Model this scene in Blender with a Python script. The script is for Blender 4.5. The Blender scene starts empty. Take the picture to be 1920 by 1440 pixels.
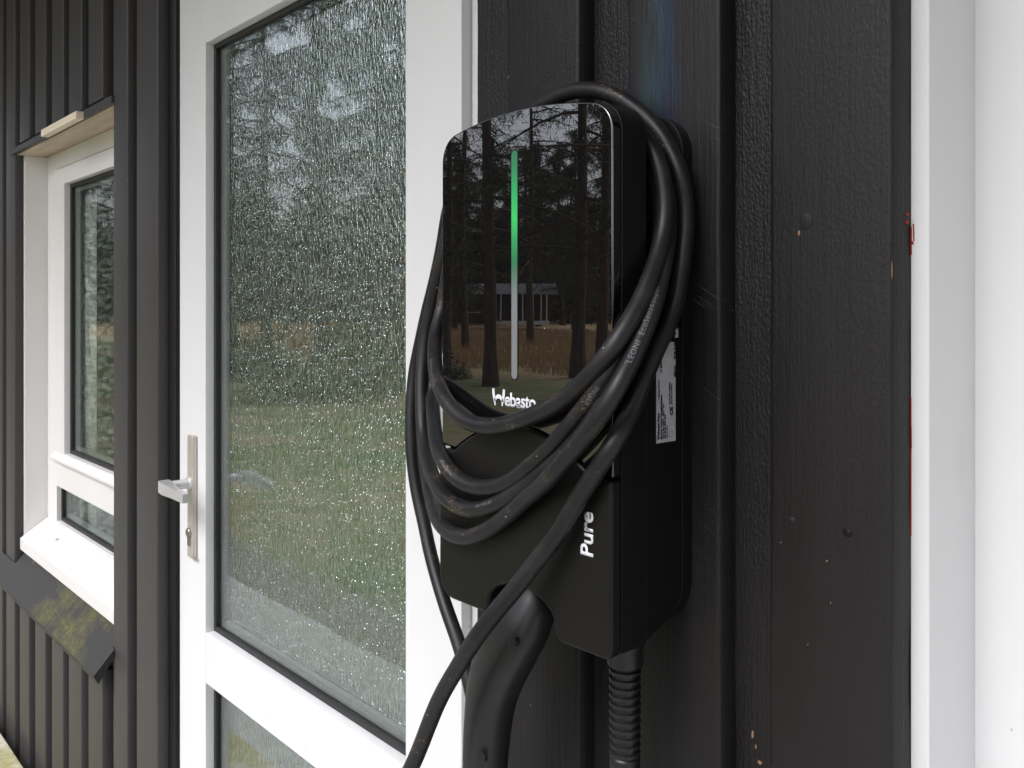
import bpy, bmesh, math, random
from mathutils import Vector, Matrix, Quaternion
from mathutils import noise as mnoise
R = math.radians
random.seed(7)

# ------------------------------------------------------------------ camera, sky, sun, exposure
sc = bpy.context.scene
col = sc.collection
F = 1700.0                     # focal length in 1920-px units
LL = math.hypot(1485.0, F)
CAMZ = 1.37
D1 = 0.632                     # camera to the face of the outer boards (world y = 0)
cam_d = bpy.data.cameras.new('camera'); cam = bpy.data.objects.new('camera', cam_d); col.objects.link(cam)
fwd = Vector((-F / LL, 1485.0 / LL, 0))
cam.location = (0, -D1, CAMZ)
cam.rotation_euler = (R(90), 0, math.atan2(-fwd.x, fwd.y))
cam_d.sensor_width = 36; cam_d.lens = 36 * F / 1920
cam_d.shift_y = -(720 - 575) / 1920 
cam_d.clip_start = 0.02; cam_d.clip_end = 600
cam_d.dof.use_dof = False
sc.camera = cam

world = bpy.data.worlds.new("World"); sc.world = world; world.use_nodes = True
wn = world.node_tree.nodes; wl = world.node_tree.links
bg = wn['Background']; sky = wn.new('ShaderNodeTexSky'); sky.sky_type = 'NISHITA'; sky.sun_disc = False
SUN_EL, SUN_AZ = 48, 178
sky.sun_elevation = R(SUN_EL); sky.sun_rotation = R(SUN_AZ); sky.dust_density = 4; sky.air_density = 1.0
hsv = wn.new('ShaderNodeHueSaturation'); hsv.inputs['Saturation'].default_value = 0.34
tc = wn.new('ShaderNodeTexCoord'); cn = wn.new('ShaderNodeTexNoise'); cn.inputs['Scale'].default_value = 3.0
cn.inputs['Detail'].default_value = 6
cr = wn.new('ShaderNodeMapRange'); cr.inputs['From Min'].default_value = .3; cr.inputs['From Max'].default_value = .7
cr.inputs['To Min'].default_value = .9; cr.inputs['To Max'].default_value = 1.1
mx = wn.new('ShaderNodeMix'); mx.data_type = 'RGBA'; mx.blend_type = 'MULTIPLY'; mx.inputs['Factor'].default_value = 1
wl.new(sky.outputs[0], hsv.inputs['Color']); wl.new(tc.outputs['Generated'], cn.inputs['Vector'])
wl.new(cn.outputs['Fac'], cr.inputs['Value']); wl.new(hsv.outputs[0], mx.inputs[6]); wl.new(cr.outputs[0], mx.inputs[7])
mt_ = wn.new('ShaderNodeMix'); mt_.data_type = 'RGBA'; mt_.blend_type = 'MULTIPLY'; mt_.inputs['Factor'].default_value = 1; mt_.inputs[7].default_value = (.98, .985, 1.04, 1)
wl.new(mx.outputs[2], mt_.inputs[6]); wl.new(mt_.outputs[2], bg.inputs['Color']); bg.inputs['Strength'].default_value = 0.15
sun_d = bpy.data.lights.new('sun', 'SUN'); sun = bpy.data.objects.new('sun', sun_d); col.objects.link(sun)
sun_d.energy = 0.5; sun_d.angle = R(25); sun_d.color = (1, .98, .96)
az = R(SUN_AZ); el = R(SUN_EL)
sdir = Vector((math.sin(az) * math.cos(el), math.cos(az) * math.cos(el), math.sin(el)))   # towards the sun
sun.rotation_euler = sdir.to_track_quat('Z', 'Y').to_euler()
sc.view_settings.view_transform = 'Standard'; sc.view_settings.look = 'None'
sc.view_settings.gamma = 1; sc.view_settings.use_curve_mapping = False
sc.view_settings.exposure = 0.98
sc.render.engine = 'CYCLES'
sc.cycles.use_denoising = True
sc.cycles.max_bounces = 8; sc.cycles.transparent_max_bounces = 12
sc.cycles.use_adaptive_sampling = False

# ------------------------------------------------------------------ helpers
def T(px):                     # tangent off the wall's normal for a column of the 1920-px photo
    return math.tan(math.atan(F / 1485.0) - math.atan((px - 960) / F))
def W(X, d, Z):                # X metres left of the camera, d metres in front of it, Z above it
    return Vector((-X, d - D1, CAMZ + Z))
def depth(t, d): return d * (F / LL * t + 1485.0 / LL)
def PD(px, v, d):
    t = T(px); return W(t * d, d, (575 - v) / F * depth(t, d))
def PX(px, v, X):
    t = T(px); d = X / t; return W(X, d, (575 - v) / F * depth(t, d))
def XZ(px, v, d):
    t = T(px); return (t * d, (575 - v) / F * depth(t, d))

def new_obj(name, me, parent=None, mat=None):
    o = bpy.data.objects.new(name, me); col.objects.link(o)
    if parent: o.parent = parent
    if mat and me: me.materials.append(mat)
    return o
def finish(name, bm, mat, parent=None, bevel=0, seg=2, smooth=True, angle=35):
    me = bpy.data.meshes.new(name)
    bmesh.ops.recalc_face_normals(bm, faces=bm.faces)
    bm.to_mesh(me); bm.free()
    o = new_obj(name, me, parent, mat)
    if smooth:
        me.polygons.foreach_set('use_smooth', [True] * len(me.polygons))
        try: me.set_sharp_from_angle(angle=R(angle))
        except Exception: pass
    if bevel:
        b = o.modifiers.new('bevel', 'BEVEL'); b.width = bevel; b.segments = seg; b.limit_method = 'ANGLE'
        b.angle_limit = R(40); b.harden_normals = True
    return o
def box(bm, x0, x1, y0, y1, z0, z1):
    vs = [bm.verts.new((x, y, z)) for x in (x0, x1) for y in (y0, y1) for z in (z0, z1)]
    for f in ((0,1,3,2),(4,6,7,5),(0,4,5,1),(2,3,7,6),(0,2,6,4),(1,5,7,3)): bm.faces.new([vs[i] for i in f])
def wbox(bm, Xl, Xr, d0, d1, Z0, Z1):      # in wall units: X left..right, depth, height
    box(bm, -Xl, -Xr, d0 - D1, d1 - D1, CAMZ + Z0, CAMZ + Z1)
def prism(bm, pts, d0, d1):                # (X,Z) outline pushed back from d0 to d1
    a = [bm.verts.new(W(x, d0, z)) for x, z in pts]; b = [bm.verts.new(W(x, d1, z)) for x, z in pts]
    bm.faces.new(a); bm.faces.new(list(reversed(b)))
    n = len(pts)
    for i in range(n): bm.faces.new((a[i], b[i], b[(i+1) % n], a[(i+1) % n]))
def tube(bm, pts, rad, n=12, caps=True, squash=None):
    """swept tube; rad a number or list; squash = list of (wide, deep) half sizes with the wide axis near world x"""
    rings = []; up = None
    for i, p in enumerate(pts):
        t = (pts[min(i+1, len(pts)-1)] - pts[max(i-1, 0)]).normalized()
        if up is None:
            up = Vector((0, -1, 0)); 
            if abs(up.dot(t)) > .9: up = Vector((0, 0, 1))
        up = (up - t * up.dot(t)).normalized(); side = t.cross(up)
        ring = []
        for k in range(n):
            a = 2 * math.pi * k / n
            if squash:
                w, h = squash[i]; c, s = math.cos(a), math.sin(a); e = .72
                v = side * (w * math.copysign(abs(c) ** e, c)) + up * (h * math.copysign(abs(s) ** e, s))
            else:
                r = rad[i] if isinstance(rad, (list, tuple)) else rad
                v = side * (r * math.cos(a)) + up * (r * math.sin(a))
            ring.append(bm.verts.new(p + v))
        rings.append(ring)
    for a, b in zip(rings, rings[1:]):
        for k in range(n): bm.faces.new((a[k], a[(k+1) % n], b[(k+1) % n], b[k]))
    if caps: bm.faces.new(rings[0]); bm.faces.new(list(reversed(rings[-1])))
def catmull(P, step):
    out = []
    n = len(P)
    for i in range(n - 1):
        p0 = P[i-1] if i else P[0] * 2 - P[1]; p1, p2 = P[i], P[i+1]; p3 = P[i+2] if i + 2 < n else P[-1] * 2 - P[-2]
        t0 = 0; t1 = t0 + max((p1-p0).length, 1e-5) ** .5; t2 = t1 + max((p2-p1).length, 1e-5) ** .5; t3 = t2 + max((p3-p2).length, 1e-5) ** .5
        m = max(1, int((p2 - p1).length / step))
        for k in range(m):
            t = t1 + (t2 - t1) * k / m
            A1 = p0*((t1-t)/(t1-t0)) + p1*((t-t0)/(t1-t0)); A2 = p1*((t2-t)/(t2-t1)) + p2*((t-t1)/(t2-t1)); A3 = p2*((t3-t)/(t3-t2)) + p3*((t-t2)/(t3-t2))
            B1 = A1*((t2-t)/(t2-t0)) + A2*((t-t0)/(t2-t0)); B2 = A2*((t3-t)/(t3-t1)) + A3*((t-t1)/(t3-t1))
            out.append(B1*((t2-t)/(t2-t1)) + B2*((t-t1)/(t2-t1)))
    out.append(P[-1]); return out
def resample(pts, step):
    out = [pts[0].copy()]; acc = 0
    for a, b in zip(pts, pts[1:]):
        L = (b - a).length
        if L < 1e-9: continue
        s = step - acc
        while s <= L:
            out.append(a.lerp(b, s / L)); s += step
        acc = (acc + L) % step if s > L else 0
        acc = L - (s - step)
    return out
def smooth_path(pts, it):
    pts = [p.copy() for p in pts]
    for _ in range(it):
        q = [pts[0]] + [(pts[i-1] + pts[i]*2 + pts[i+1]) / 4 for i in range(1, len(pts)-1)] + [pts[-1]]
        pts = q
    return pts
def tag(o, label, cat, group=None, kind=None):
    if label: o['label'] = label
    if cat: o['category'] = cat
    if group: o['group'] = group
    if kind: o['kind'] = kind
    return o
def empty(name, loc=(0, 0, 0), parent=None):
    o = bpy.data.objects.new(name, None); col.objects.link(o); o.location = loc; o.empty_display_size = .1
    if parent: o.parent = parent
    return o

# ------------------------------------------------------------------ materials
class M:
    def __init__(s, name):
        s.m = bpy.data.materials.new(name); s.m.use_nodes = True; s.t = s.m.node_tree; s.n = s.t.nodes; s.l = s.t.links
        s.b = s.n['Principled BSDF']; s.geo = s.n.new('ShaderNodeNewGeometry')
        s.oi = s.n.new('ShaderNodeObjectInfo')
    def set(s, **k):
        for a, v in k.items():
            i = s.b.inputs[a.replace('_', ' ')]
            if hasattr(i.default_value, '__len__') and len(v) == 3: v = (*v, 1)
            i.default_value = v
        return s
    def pos(s, scale=(1, 1, 1), rot=(0, 0, 0), rnd=True, loc=(0, 0, 0)):
        mp = s.n.new('ShaderNodeMapping'); mp.inputs['Scale'].default_value = scale; mp.inputs['Rotation'].default_value = rot
        mp.inputs['Location'].default_value = loc
        if rnd:
            cb = s.n.new('ShaderNodeCombineXYZ'); mu = s.n.new('ShaderNodeMath'); mu.operation = 'MULTIPLY'; mu.inputs[1].default_value = 37
            s.l.new(s.oi.outputs['Random'], mu.inputs[0]); s.l.new(mu.outputs[0], cb.inputs[1]); s.l.new(mu.outputs[0], cb.inputs[2])
            ad = s.n.new('ShaderNodeVectorMath'); ad.operation = 'ADD'
            s.l.new(s.geo.outputs['Position'], ad.inputs[0]); s.l.new(cb.outputs[0], ad.inputs[1]); s.l.new(ad.outputs[0], mp.inputs['Vector'])
        else: s.l.new(s.geo.outputs['Position'], mp.inputs['Vector'])
        return mp.outputs[0]
    def noise(s, vec, scale, detail=4, rough=.55, dist=0):
        n = s.n.new('ShaderNodeTexNoise'); n.inputs['Scale'].default_value = scale; n.inputs['Detail'].default_value = detail
        n.inputs['Roughness'].default_value = rough; n.inputs['Distortion'].default_value = dist
        s.l.new(vec, n.inputs['Vector']); return n.outputs['Fac']
    def voro(s, vec, scale, feature='F1', out='Distance', rnd=1):
        n = s.n.new('ShaderNodeTexVoronoi'); n.feature = feature; n.inputs['Scale'].default_value = scale
        n.inputs['Randomness'].default_value = rnd
        s.l.new(vec, n.inputs['Vector']); return n.outputs[out]
    def ramp(s, v, a, b, lo=0, hi=1, clamp=True):
        n = s.n.new('ShaderNodeMapRange'); n.inputs['From Min'].default_value = a; n.inputs['From Max'].default_value = b
        n.inputs['To Min'].default_value = lo; n.inputs['To Max'].default_value = hi; n.clamp = clamp
        s.l.new(v, n.inputs['Value']); return n.outputs[0]
    def math(s, op, a, b=None):
        n = s.n.new('ShaderNodeMath'); n.operation = op
        for i, v in enumerate((a, b)):
            if v is None: continue
            if isinstance(v, (int, float)): n.inputs[i].default_value = v
            else: s.l.new(v, n.inputs[i])
        return n.outputs[0]
    def mix(s, f, a, b):
        n = s.n.new('ShaderNodeMix'); n.data_type = 'RGBA'
        for i, v in ((0, f), (6, a), (7, b)):
            if isinstance(v, (int, float)): n.inputs[i].default_value = v
            elif isinstance(v, tuple): n.inputs[i].default_value = (*v, 1)
            else: s.l.new(v, n.inputs[i])
        return n.outputs[2]
    def link(s, v, name): s.l.new(v, s.b.inputs[name]); return s
    def bump(s, v, strength, dist, prev=None, to=None):
        n = s.n.new('ShaderNodeBump'); n.inputs['Strength'].default_value = strength; n.inputs['Distance'].default_value = dist
        s.l.new(v, n.inputs['Height'])
        if prev: s.l.new(prev, n.inputs['Normal'])
        if to is None: s.l.new(n.outputs[0], s.b.inputs['Normal'])
        return n.outputs[0]
    def axis(s, i, src=None):
        n = s.n.new('ShaderNodeSeparateXYZ'); s.l.new(src or s.geo.outputs['Position'], n.inputs[0]); return n.outputs[i]
    def normal(s, i):
        n = s.n.new('ShaderNodeSeparateXYZ'); s.l.new(s.geo.outputs['Normal'], n.inputs[0]); return n.outputs[i]

def black_paint(name, rough_amt, tint=(.0098, .0090, .0095), blue=False, warm=False):
    m = M(name)
    p = m.pos()
    grain = m.noise(m.pos((140, 140, 3.2)), 1, 5, .6)
    fine = m.noise(m.pos((420, 420, 170)), 1, 3, .6)
    patch = m.ramp(m.noise(m.pos((6, 6, 2.0)), 1, 3), .46, .60)
    peb = m.voro(m.pos((430, 430, 260)), 1)
    brush = m.noise(m.pos((520, 520, 110), rot=(0, R(14), 0)), 1, 2, .5)
    grain2 = m.noise(m.pos((330, 330, 14)), 1, 4, .6, .3)
    h = m.math('ADD', m.math('ADD', m.math('MULTIPLY', grain, .95), m.math('MULTIPLY', grain2, .45 + .5 * rough_amt)), m.math('MULTIPLY', fine, .20 + rough_amt * .30))
    h = m.math('ADD', h, m.math('MULTIPLY', m.math('MULTIPLY', peb, patch), .34 + rough_amt * .22))
    h = m.math('ADD', h, m.math('MULTIPLY', brush, .22 + .3 * rough_amt))
    m.bump(h, .48 + .5 * rough_amt, .0010)
    big = m.noise(m.pos((9, 9, 1.4)), 1, 4)
    c2 = tuple(v * (1.6) for v in tint)
    c = m.mix(m.ramp(big, .35, .7), tint, c2 if not warm else (.054, .050, .048))
    # chips down to raw or red primer wood, very sparse
    chip = m.ramp(m.noise(m.pos((70, 70, 26)), 1, 3, .6), .765, .79)
    c = m.mix(chip, c, (.30, .15, .08))
    dots = m.voro(m.pos((85, 85, 60)), 1)
    seed = m.voro(m.pos((85, 85, 60)), 1, out='Color')
    sr = m.axis(0, seed)
    dm = m.math('MULTIPLY', m.ramp(dots, .04, .08, 1, 0), m.ramp(sr, .965, .97))
    c = m.mix(dm, c, (.32, .31, .28))
    # diagonal scratches
    sm_ = m.n.new('ShaderNodeMapping'); sm_.vector_type = 'TEXTURE'; sm_.inputs['Rotation'].default_value = (0, R(30), 0); sm_.inputs['Scale'].default_value = (.06, 1, .0011)
    m.l.new(m.geo.outputs['Position'], sm_.inputs['Vector'])
    s1 = m.noise(sm_.outputs[0], 1, 2, .5)
    sm = m.math('MULTIPLY', m.ramp(s1, .66 if blue else .74, .70 if blue else .78), m.ramp(m.noise(p, 14, 2), .42, .55))
    c = m.mix(m.math('MULTIPLY', sm, .38), c, (.12, .12, .13))
    if blue:  # soft-edged blue patch on the upper part of the board
        x = m.axis(0); z = m.axis(2)
        wob = m.noise(m.pos((30, 30, 7), rnd=False), 1, 4)
        xx = m.math('ADD', x, m.math('MULTIPLY', m.math('SUBTRACT', wob, .5), .03))
        cx = W(T(1236) * D1, D1, 0).x
        dx = m.math('ABSOLUTE', m.math('SUBTRACT', xx, cx))
        mask = m.math('MULTIPLY', m.ramp(dx, .004, .028, 1, 0), m.ramp(z, CAMZ + .13, CAMZ + .19))
        mask = m.math('MULTIPLY', mask, m.ramp(m.noise(m.pos((60, 60, 12), rnd=False), 1, 3), .36, .6, .25, 1))
        bc = m.mix(m.ramp(xx, cx - .012, cx + .010), (.040, .095, .115), (.012, .045, .115))
        c = m.mix(m.math('MULTIPLY', mask, .62), c, bc)
    m.link(c, 'Base Color')
    m.link(m.ramp(big, .3, .7, .40, .50), 'Roughness')
    m.set(Specular_IOR_Level=.32)
    return m.m

MAT = {}
MAT['board'] = black_paint('black_board_paint', .15)
MAT['board_left'] = black_paint('black_board_paint_left_sheen', .05, (.044, .042, .0425), warm=True)  # same black paint; paler base colour stands in for grazing sheen
MAT['board_blue'] = black_paint('black_board_paint_blue_patch', .35, blue=True)
MAT['board_rough'] = black_paint('black_board_paint_rough', 1.0)

def plain(name, colr, rough, **k):
    m = M(name).set(Base_Color=colr, Roughness=rough, **k); return m
def white_mat(name, c=(.75, .755, .765)):
    m = M(name)
    n = m.noise(m.pos((5, 5, 1.2)), 1, 4)
    cc = m.mix(m.ramp(n, .35, .75), c, tuple(v * .955 for v in c))
    dirt = m.math('MULTIPLY', m.ramp(m.voro(m.pos((45, 45, 38)), 1), .045, .07, 1, 0), m.ramp(m.axis(0, m.voro(m.pos((45, 45, 38)), 1, out='Color')), .88, .89))
    cc = m.mix(m.math('MULTIPLY', dirt, .6), cc, (.34, .32, .28))
    smg = m.ramp(m.noise(m.pos((16, 16, 9)), 1, 5, .65), .62, .8)
    cc = m.mix(m.math('MULTIPLY', smg, .22), cc, (.55, .52, .46))
    m.link(cc, 'Base Color'); m.set(Roughness=.32)
    m.bump(m.noise(m.pos((80, 80, 60)), 1, 3), .06, .001)
    return m.m
MAT['white'] = white_mat('white_lacquer')
MAT['white_warm'] = white_mat('white_window_paint', (.75, .74, .725))
MAT['gasket'] = plain('black_rubber_gasket', (.018, .018, .019), .55).m
MAT['dark'] = plain('dark_void', (.006, .006, .006), .9).m
m = M('raw_soffit_wood'); n_ = m.noise(m.pos((4, 60, 60)), 1, 5)
m.link(m.mix(m.ramp(n_, .35, .68), (.60, .50, .38), (.42, .33, .24)), 'Base Color').set(Roughness=.7); m.bump(n_, .2, .001); MAT['raw'] = m.m
m = M('broken_lath_wood'); n_ = m.noise(m.pos((6, 90, 90)), 1, 5)
m.link(m.mix(m.ramp(n_, .35, .7), (.86, .78, .64), (.74, .62, .46)), 'Base Color').set(Roughness=.7); MAT['lath'] = m.m
m = M('mossy_black_board'); n_ = m.noise(m.pos((5, 12, 12)), 1, 7, .68); st = m.noise(m.pos((90, 8, 8)), 1, 4)
mx0 = m.math('ABSOLUTE', m.math('SUBTRACT', m.axis(0), -W(2.30, 1, 0).x * -1))
loc_ = m.ramp(mx0, .10, .34, .10, -.05)
mask = m.math('MULTIPLY', m.ramp(m.math('ADD', m.math('ADD', m.math('MULTIPLY', n_, .75), m.math('MULTIPLY', st, .25)), loc_), .54, .72, 0, .85), m.ramp(m.normal(2), .2, .5))
c = m.mix(mask, (.030, .029, .028), m.mix(m.ramp(m.noise(m.pos((150, 150, 150)), 1, 3, .7), .35, .65), (.055, .058, .018), (.17, .155, .035)))
wmk = m.ramp(m.noise(m.pos((22, 22, 22)), 1, 4), .73, .78)
c = m.mix(m.math('MULTIPLY', wmk, m.ramp(m.normal(2), .2, .5)), c, (.40, .40, .38))
m.link(c, 'Base Color').set(Roughness=.55); m.bump(m.noise(m.pos((60, 200, 200)), 1, 4), .35, .001); MAT['moss_board'] = m.m
m = M('mossy_pale_timber'); n_ = m.noise(m.pos((9, 9, 9)), 1, 6, .7)
m.link(m.mix(m.ramp(n_, .36, .6), (.62, .60, .50), (.33, .31, .09)), 'Base Color').set(Roughness=.85); m.bump(n_, .5, .003); MAT['moss_pale'] = m.m
# metals
m = M('satin_aluminium').set(Base_Color=(.66, .66, .66), Metallic=.55, Roughness=.36); m.bump(m.noise(m.pos((500, 500, 30)), 1, 2), .06, .0004); MAT['alu'] = m.m
m = M('champagne_plate').set(Base_Color=(.57, .545, .485), Metallic=.5, Roughness=.38); m.bump(m.noise(m.pos((500, 500, 30)), 1, 2), .06, .0004); MAT['plate'] = m.m
MAT['nickel'] = plain('worn_nickel', (.42, .36, .33), .3, Metallic=1.0).m
m = M('spacer_bar'); m.link(m.mix(m.ramp(m.noise(m.pos((200, 200, 200)), 1), .6, .7), (.22, .24, .235), (.5, .52, .5)), 'Base Color').set(Roughness=.4, Metallic=.4); MAT['spacer'] = m.m
# glass: clear outer pane with a mirror-like sheen
def clear_pane(name, ior):
  m = M(name); t = m.t
  tr = m.n.new('ShaderNodeBsdfTransparent'); tr.inputs[0].default_value = (.95, .98, .965, 1)
  gl = m.n.new('ShaderNodeBsdfGlossy'); gl.inputs['Roughness'].default_value = 0.0
  fr = m.n.new('ShaderNodeFresnel'); m.l.new(m.ramp(m.geo.outputs['Backfacing'], 0, 1, ior, 1 / ior), fr.inputs['IOR'])
  bp = m.n.new('ShaderNodeBump'); bp.inputs['Strength'].default_value = .02; bp.inputs['Distance'].default_value = .001
  m.l.new(m.noise(m.pos((14, 14, 10)), 1, 2), bp.inputs['Height']); m.l.new(bp.outputs[0], gl.inputs['Normal'])
  ms = m.n.new('ShaderNodeMixShader'); m.l.new(fr.outputs[0], ms.inputs[0]); m.l.new(tr.outputs[0], ms.inputs[1]); m.l.new(gl.outputs[0], ms.inputs[2])
  m.l.new(ms.outputs[0], m.n['Material Output'].inputs['Surface']); return m.m
MAT['pane'] = clear_pane('clear_pane', 2.0); MAT['pane_soft'] = clear_pane('clear_window_pane', 1.22)
# ornamental inner pane: short vertical flutes crossed by beads
m = M('ornamental_glass')
flute = m.noise(m.pos((235, 1, 74)), 1, 2, .5)
dome = m.voro(m.pos((215, 1, 85)), 1, 'F1', 'Distance')
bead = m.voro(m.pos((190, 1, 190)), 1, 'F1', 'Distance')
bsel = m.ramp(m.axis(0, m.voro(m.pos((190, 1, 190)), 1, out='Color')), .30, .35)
tilt = m.n.new('ShaderNodeMapping'); tilt.vector_type = 'TEXTURE'; tilt.inputs['Rotation'].default_value = (0, R(-7), 0); tilt.inputs['Scale'].default_value = (.12, 1, .009)
m.l.new(m.geo.outputs['Position'], tilt.inputs['Vector'])
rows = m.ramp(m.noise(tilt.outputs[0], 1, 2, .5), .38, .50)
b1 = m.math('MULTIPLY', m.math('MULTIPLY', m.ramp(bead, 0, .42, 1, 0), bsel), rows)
h = m.math('ADD', m.math('MULTIPLY', flute, 1.0), m.math('MULTIPLY', dome, .55))
h = m.math('ADD', h, m.math('MULTIPLY', b1, .95))
m.bump(h, 1.0, .0022)
m.set(Roughness=.045, IOR=7.5)
ridge = m.mix(m.ramp(m.math('ADD', m.math('MULTIPLY', flute, .75), m.math('MULTIPLY', m.noise(m.pos((60, 1, 60)), 1, 3), .25)), .46, .60), (.012, .023, .020), (.235, .27, .225))  # paler ridge colour stands in for light refracted by the flutes
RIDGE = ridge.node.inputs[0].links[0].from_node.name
spk = m.math('MULTIPLY', m.math('MULTIPLY', m.ramp(bead, .10, .2, 1, 0), m.ramp(m.axis(0, m.voro(m.pos((190, 1, 190)), 1, out='Color')), .55, .6)), rows)  # near-white specks coloured in for the sparkle of the beads
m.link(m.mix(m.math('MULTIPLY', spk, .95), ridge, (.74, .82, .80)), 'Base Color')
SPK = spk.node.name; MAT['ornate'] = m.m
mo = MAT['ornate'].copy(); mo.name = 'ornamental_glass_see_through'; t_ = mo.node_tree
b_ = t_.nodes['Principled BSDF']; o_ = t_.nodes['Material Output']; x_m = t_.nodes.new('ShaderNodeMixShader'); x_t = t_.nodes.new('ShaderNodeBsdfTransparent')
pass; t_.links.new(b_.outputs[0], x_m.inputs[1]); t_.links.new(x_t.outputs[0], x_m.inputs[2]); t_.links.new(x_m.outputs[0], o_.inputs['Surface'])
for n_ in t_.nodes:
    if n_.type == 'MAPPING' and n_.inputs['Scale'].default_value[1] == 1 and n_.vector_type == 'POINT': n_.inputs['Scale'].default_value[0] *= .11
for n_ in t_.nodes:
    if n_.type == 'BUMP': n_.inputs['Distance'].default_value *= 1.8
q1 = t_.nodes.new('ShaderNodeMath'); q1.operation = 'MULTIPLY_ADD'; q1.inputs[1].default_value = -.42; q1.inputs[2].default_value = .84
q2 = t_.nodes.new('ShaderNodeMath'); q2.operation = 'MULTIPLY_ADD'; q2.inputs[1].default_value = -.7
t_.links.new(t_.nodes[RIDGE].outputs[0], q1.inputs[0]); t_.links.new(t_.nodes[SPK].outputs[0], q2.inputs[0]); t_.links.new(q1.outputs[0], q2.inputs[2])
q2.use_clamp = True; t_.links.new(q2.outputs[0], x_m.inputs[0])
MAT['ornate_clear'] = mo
m = M('pale_curtain'); m.link(m.mix(m.ramp(m.noise(m.pos((60, 1, 4)), 1, 2), .35, .65), (.86, .87, .86), (.76, .77, .76)), 'Base Color').set(Roughness=.9); MAT['curtain'] = m.m
# charger plastics
m = M('piano_black_panel').set(Base_Color=(.004, .004, .0045), Roughness=.008, IOR=2.25)
dst = m.math('MULTIPLY', m.ramp(m.voro(m.pos((150, 150, 150)), 1), .05, .08, 1, 0), m.ramp(m.axis(0, m.voro(m.pos((150, 150, 150)), 1, out='Color')), .965, .97))
m.link(m.mix(dst, (.004, .004, .0045), (.5, .48, .44)), 'Base Color')
m.bump(m.noise(m.pos((11, 11, 7)), 1, 2), .05, .0012)
MAT['gloss'] = m.m
m = M('matte_black_plastic')
dst = m.math('MULTIPLY', m.ramp(m.voro(m.pos((120, 120, 120)), 1), .05, .09, 1, 0), m.ramp(m.axis(0, m.voro(m.pos((120, 120, 120)), 1, out='Color')), .95, .955))
m.link(m.mix(dst, (.0062, .0058, .0055), (.25, .24, .21)), 'Base Color').set(Roughness=.42, Specular_IOR_Level=.28)
m.bump(m.noise(m.pos((900, 900, 900)), 1, 2), .10, .0004); MAT['plastic'] = m.m
m = M('satin_black_plastic'); m.set(Base_Color=(.0070, .0068, .0070), Roughness=.38, Specular_IOR_Level=.24); m.bump(m.noise(m.pos((700, 700, 700)), 1, 2), .08, .0004); MAT['satin'] = m.m
m = M('connector_plastic')
m.set(Base_Color=(.010, .010, .0115), Roughness=.40, Specular_IOR_Level=.55); m.bump(m.noise(m.pos((800, 800, 800)), 1, 2), .10, .0004)
MAT['connector'] = m.m
m = M('cable_rubber')
dirt = m.math('MULTIPLY', m.ramp(m.noise(m.pos((520, 520, 520), rnd=False), 1, 3, .7), .57, .63), m.ramp(m.noise(m.pos((26, 26, 26), rnd=False), 1, 3), .58, .66))
dust = m.ramp(m.noise(m.pos((30, 30, 30), rnd=False), 1, 4, .7), .45, .75, 0, .30)
c = m.mix(dust, (.010, .010, .0115), (.050, .044, .040))
c = m.mix(dirt, c, (.26, .17, .09))
dd = m.math('MULTIPLY', m.ramp(m.voro(m.pos((130, 130, 130), rnd=False), 1), .07, .11, 1, 0), m.ramp(m.axis(0, m.voro(m.pos((130, 130, 130), rnd=False), 1, out='Color')), .90, .905))
c = m.mix(dd, c, (.42, .40, .36))
m.link(c, 'Base Color').set(Specular_IOR_Level=.38); m.link(m.ramp(dust, 0, .3, .42, .55), 'Roughness')
m.bump(m.noise(m.pos((700, 700, 700), rnd=False), 1, 3), .16, .0005); MAT['cable'] = m.m
MAT['cable_text'] = plain('cable_print', (.11, .115, .13), .5).m
MAT['logo'] = plain('white_print', (.78, .80, .84), .4).m
m = M('label_film'); m.link(m.mix(m.ramp(m.noise(m.pos((60, 60, 60)), 1, 3), .4, .7), (.50, .50, .53), (.42, .42, .45)), 'Base Color').set(Roughness=.35); MAT['label'] = m.m
MAT['ink'] = plain('label_ink', (.015, .015, .015), .6).m
m = M('status_light'); z = m.axis(2)
zt, zb = CAMZ + .139, CAMZ - .0645
g = m.n.new('ShaderNodeValToRGB'); e = g.color_ramp.elements
e[0].position = 0; e[0].color = (0, 0, 0, 1); e[1].position = .36; e[1].color = (0, 0, 0, 1)
for pz, cc in ((.50, (.004, .07, .028)), (.60, (.008, .28, .07)), (.70, (.03, .62, .11)), (.82, (.008, .38, .09)), (.92, (.006, .17, .06)), (1.0, (.004, .08, .04))):
    q = e.new(pz); q.color = (*cc, 1)
m.l.new(m.ramp(z, zb, zt), g.inputs[0]); m.l.new(g.outputs[0], m.b.inputs['Emission Color'])
m.set(Emission_Strength=.42, Roughness=.3)
m.link(m.mix(m.ramp(z, CAMZ + .01, CAMZ + .04), (.20, .21, .22), (.03, .12, .06)), 'Base Color'); MAT['light'] = m.m
MAT['chip'] = plain('bare_wood_chip', (.24, .14, .08), .7).m
MAT['red'] = plain('red_primer_smear', (.30, .02, .012), .5).m
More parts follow.
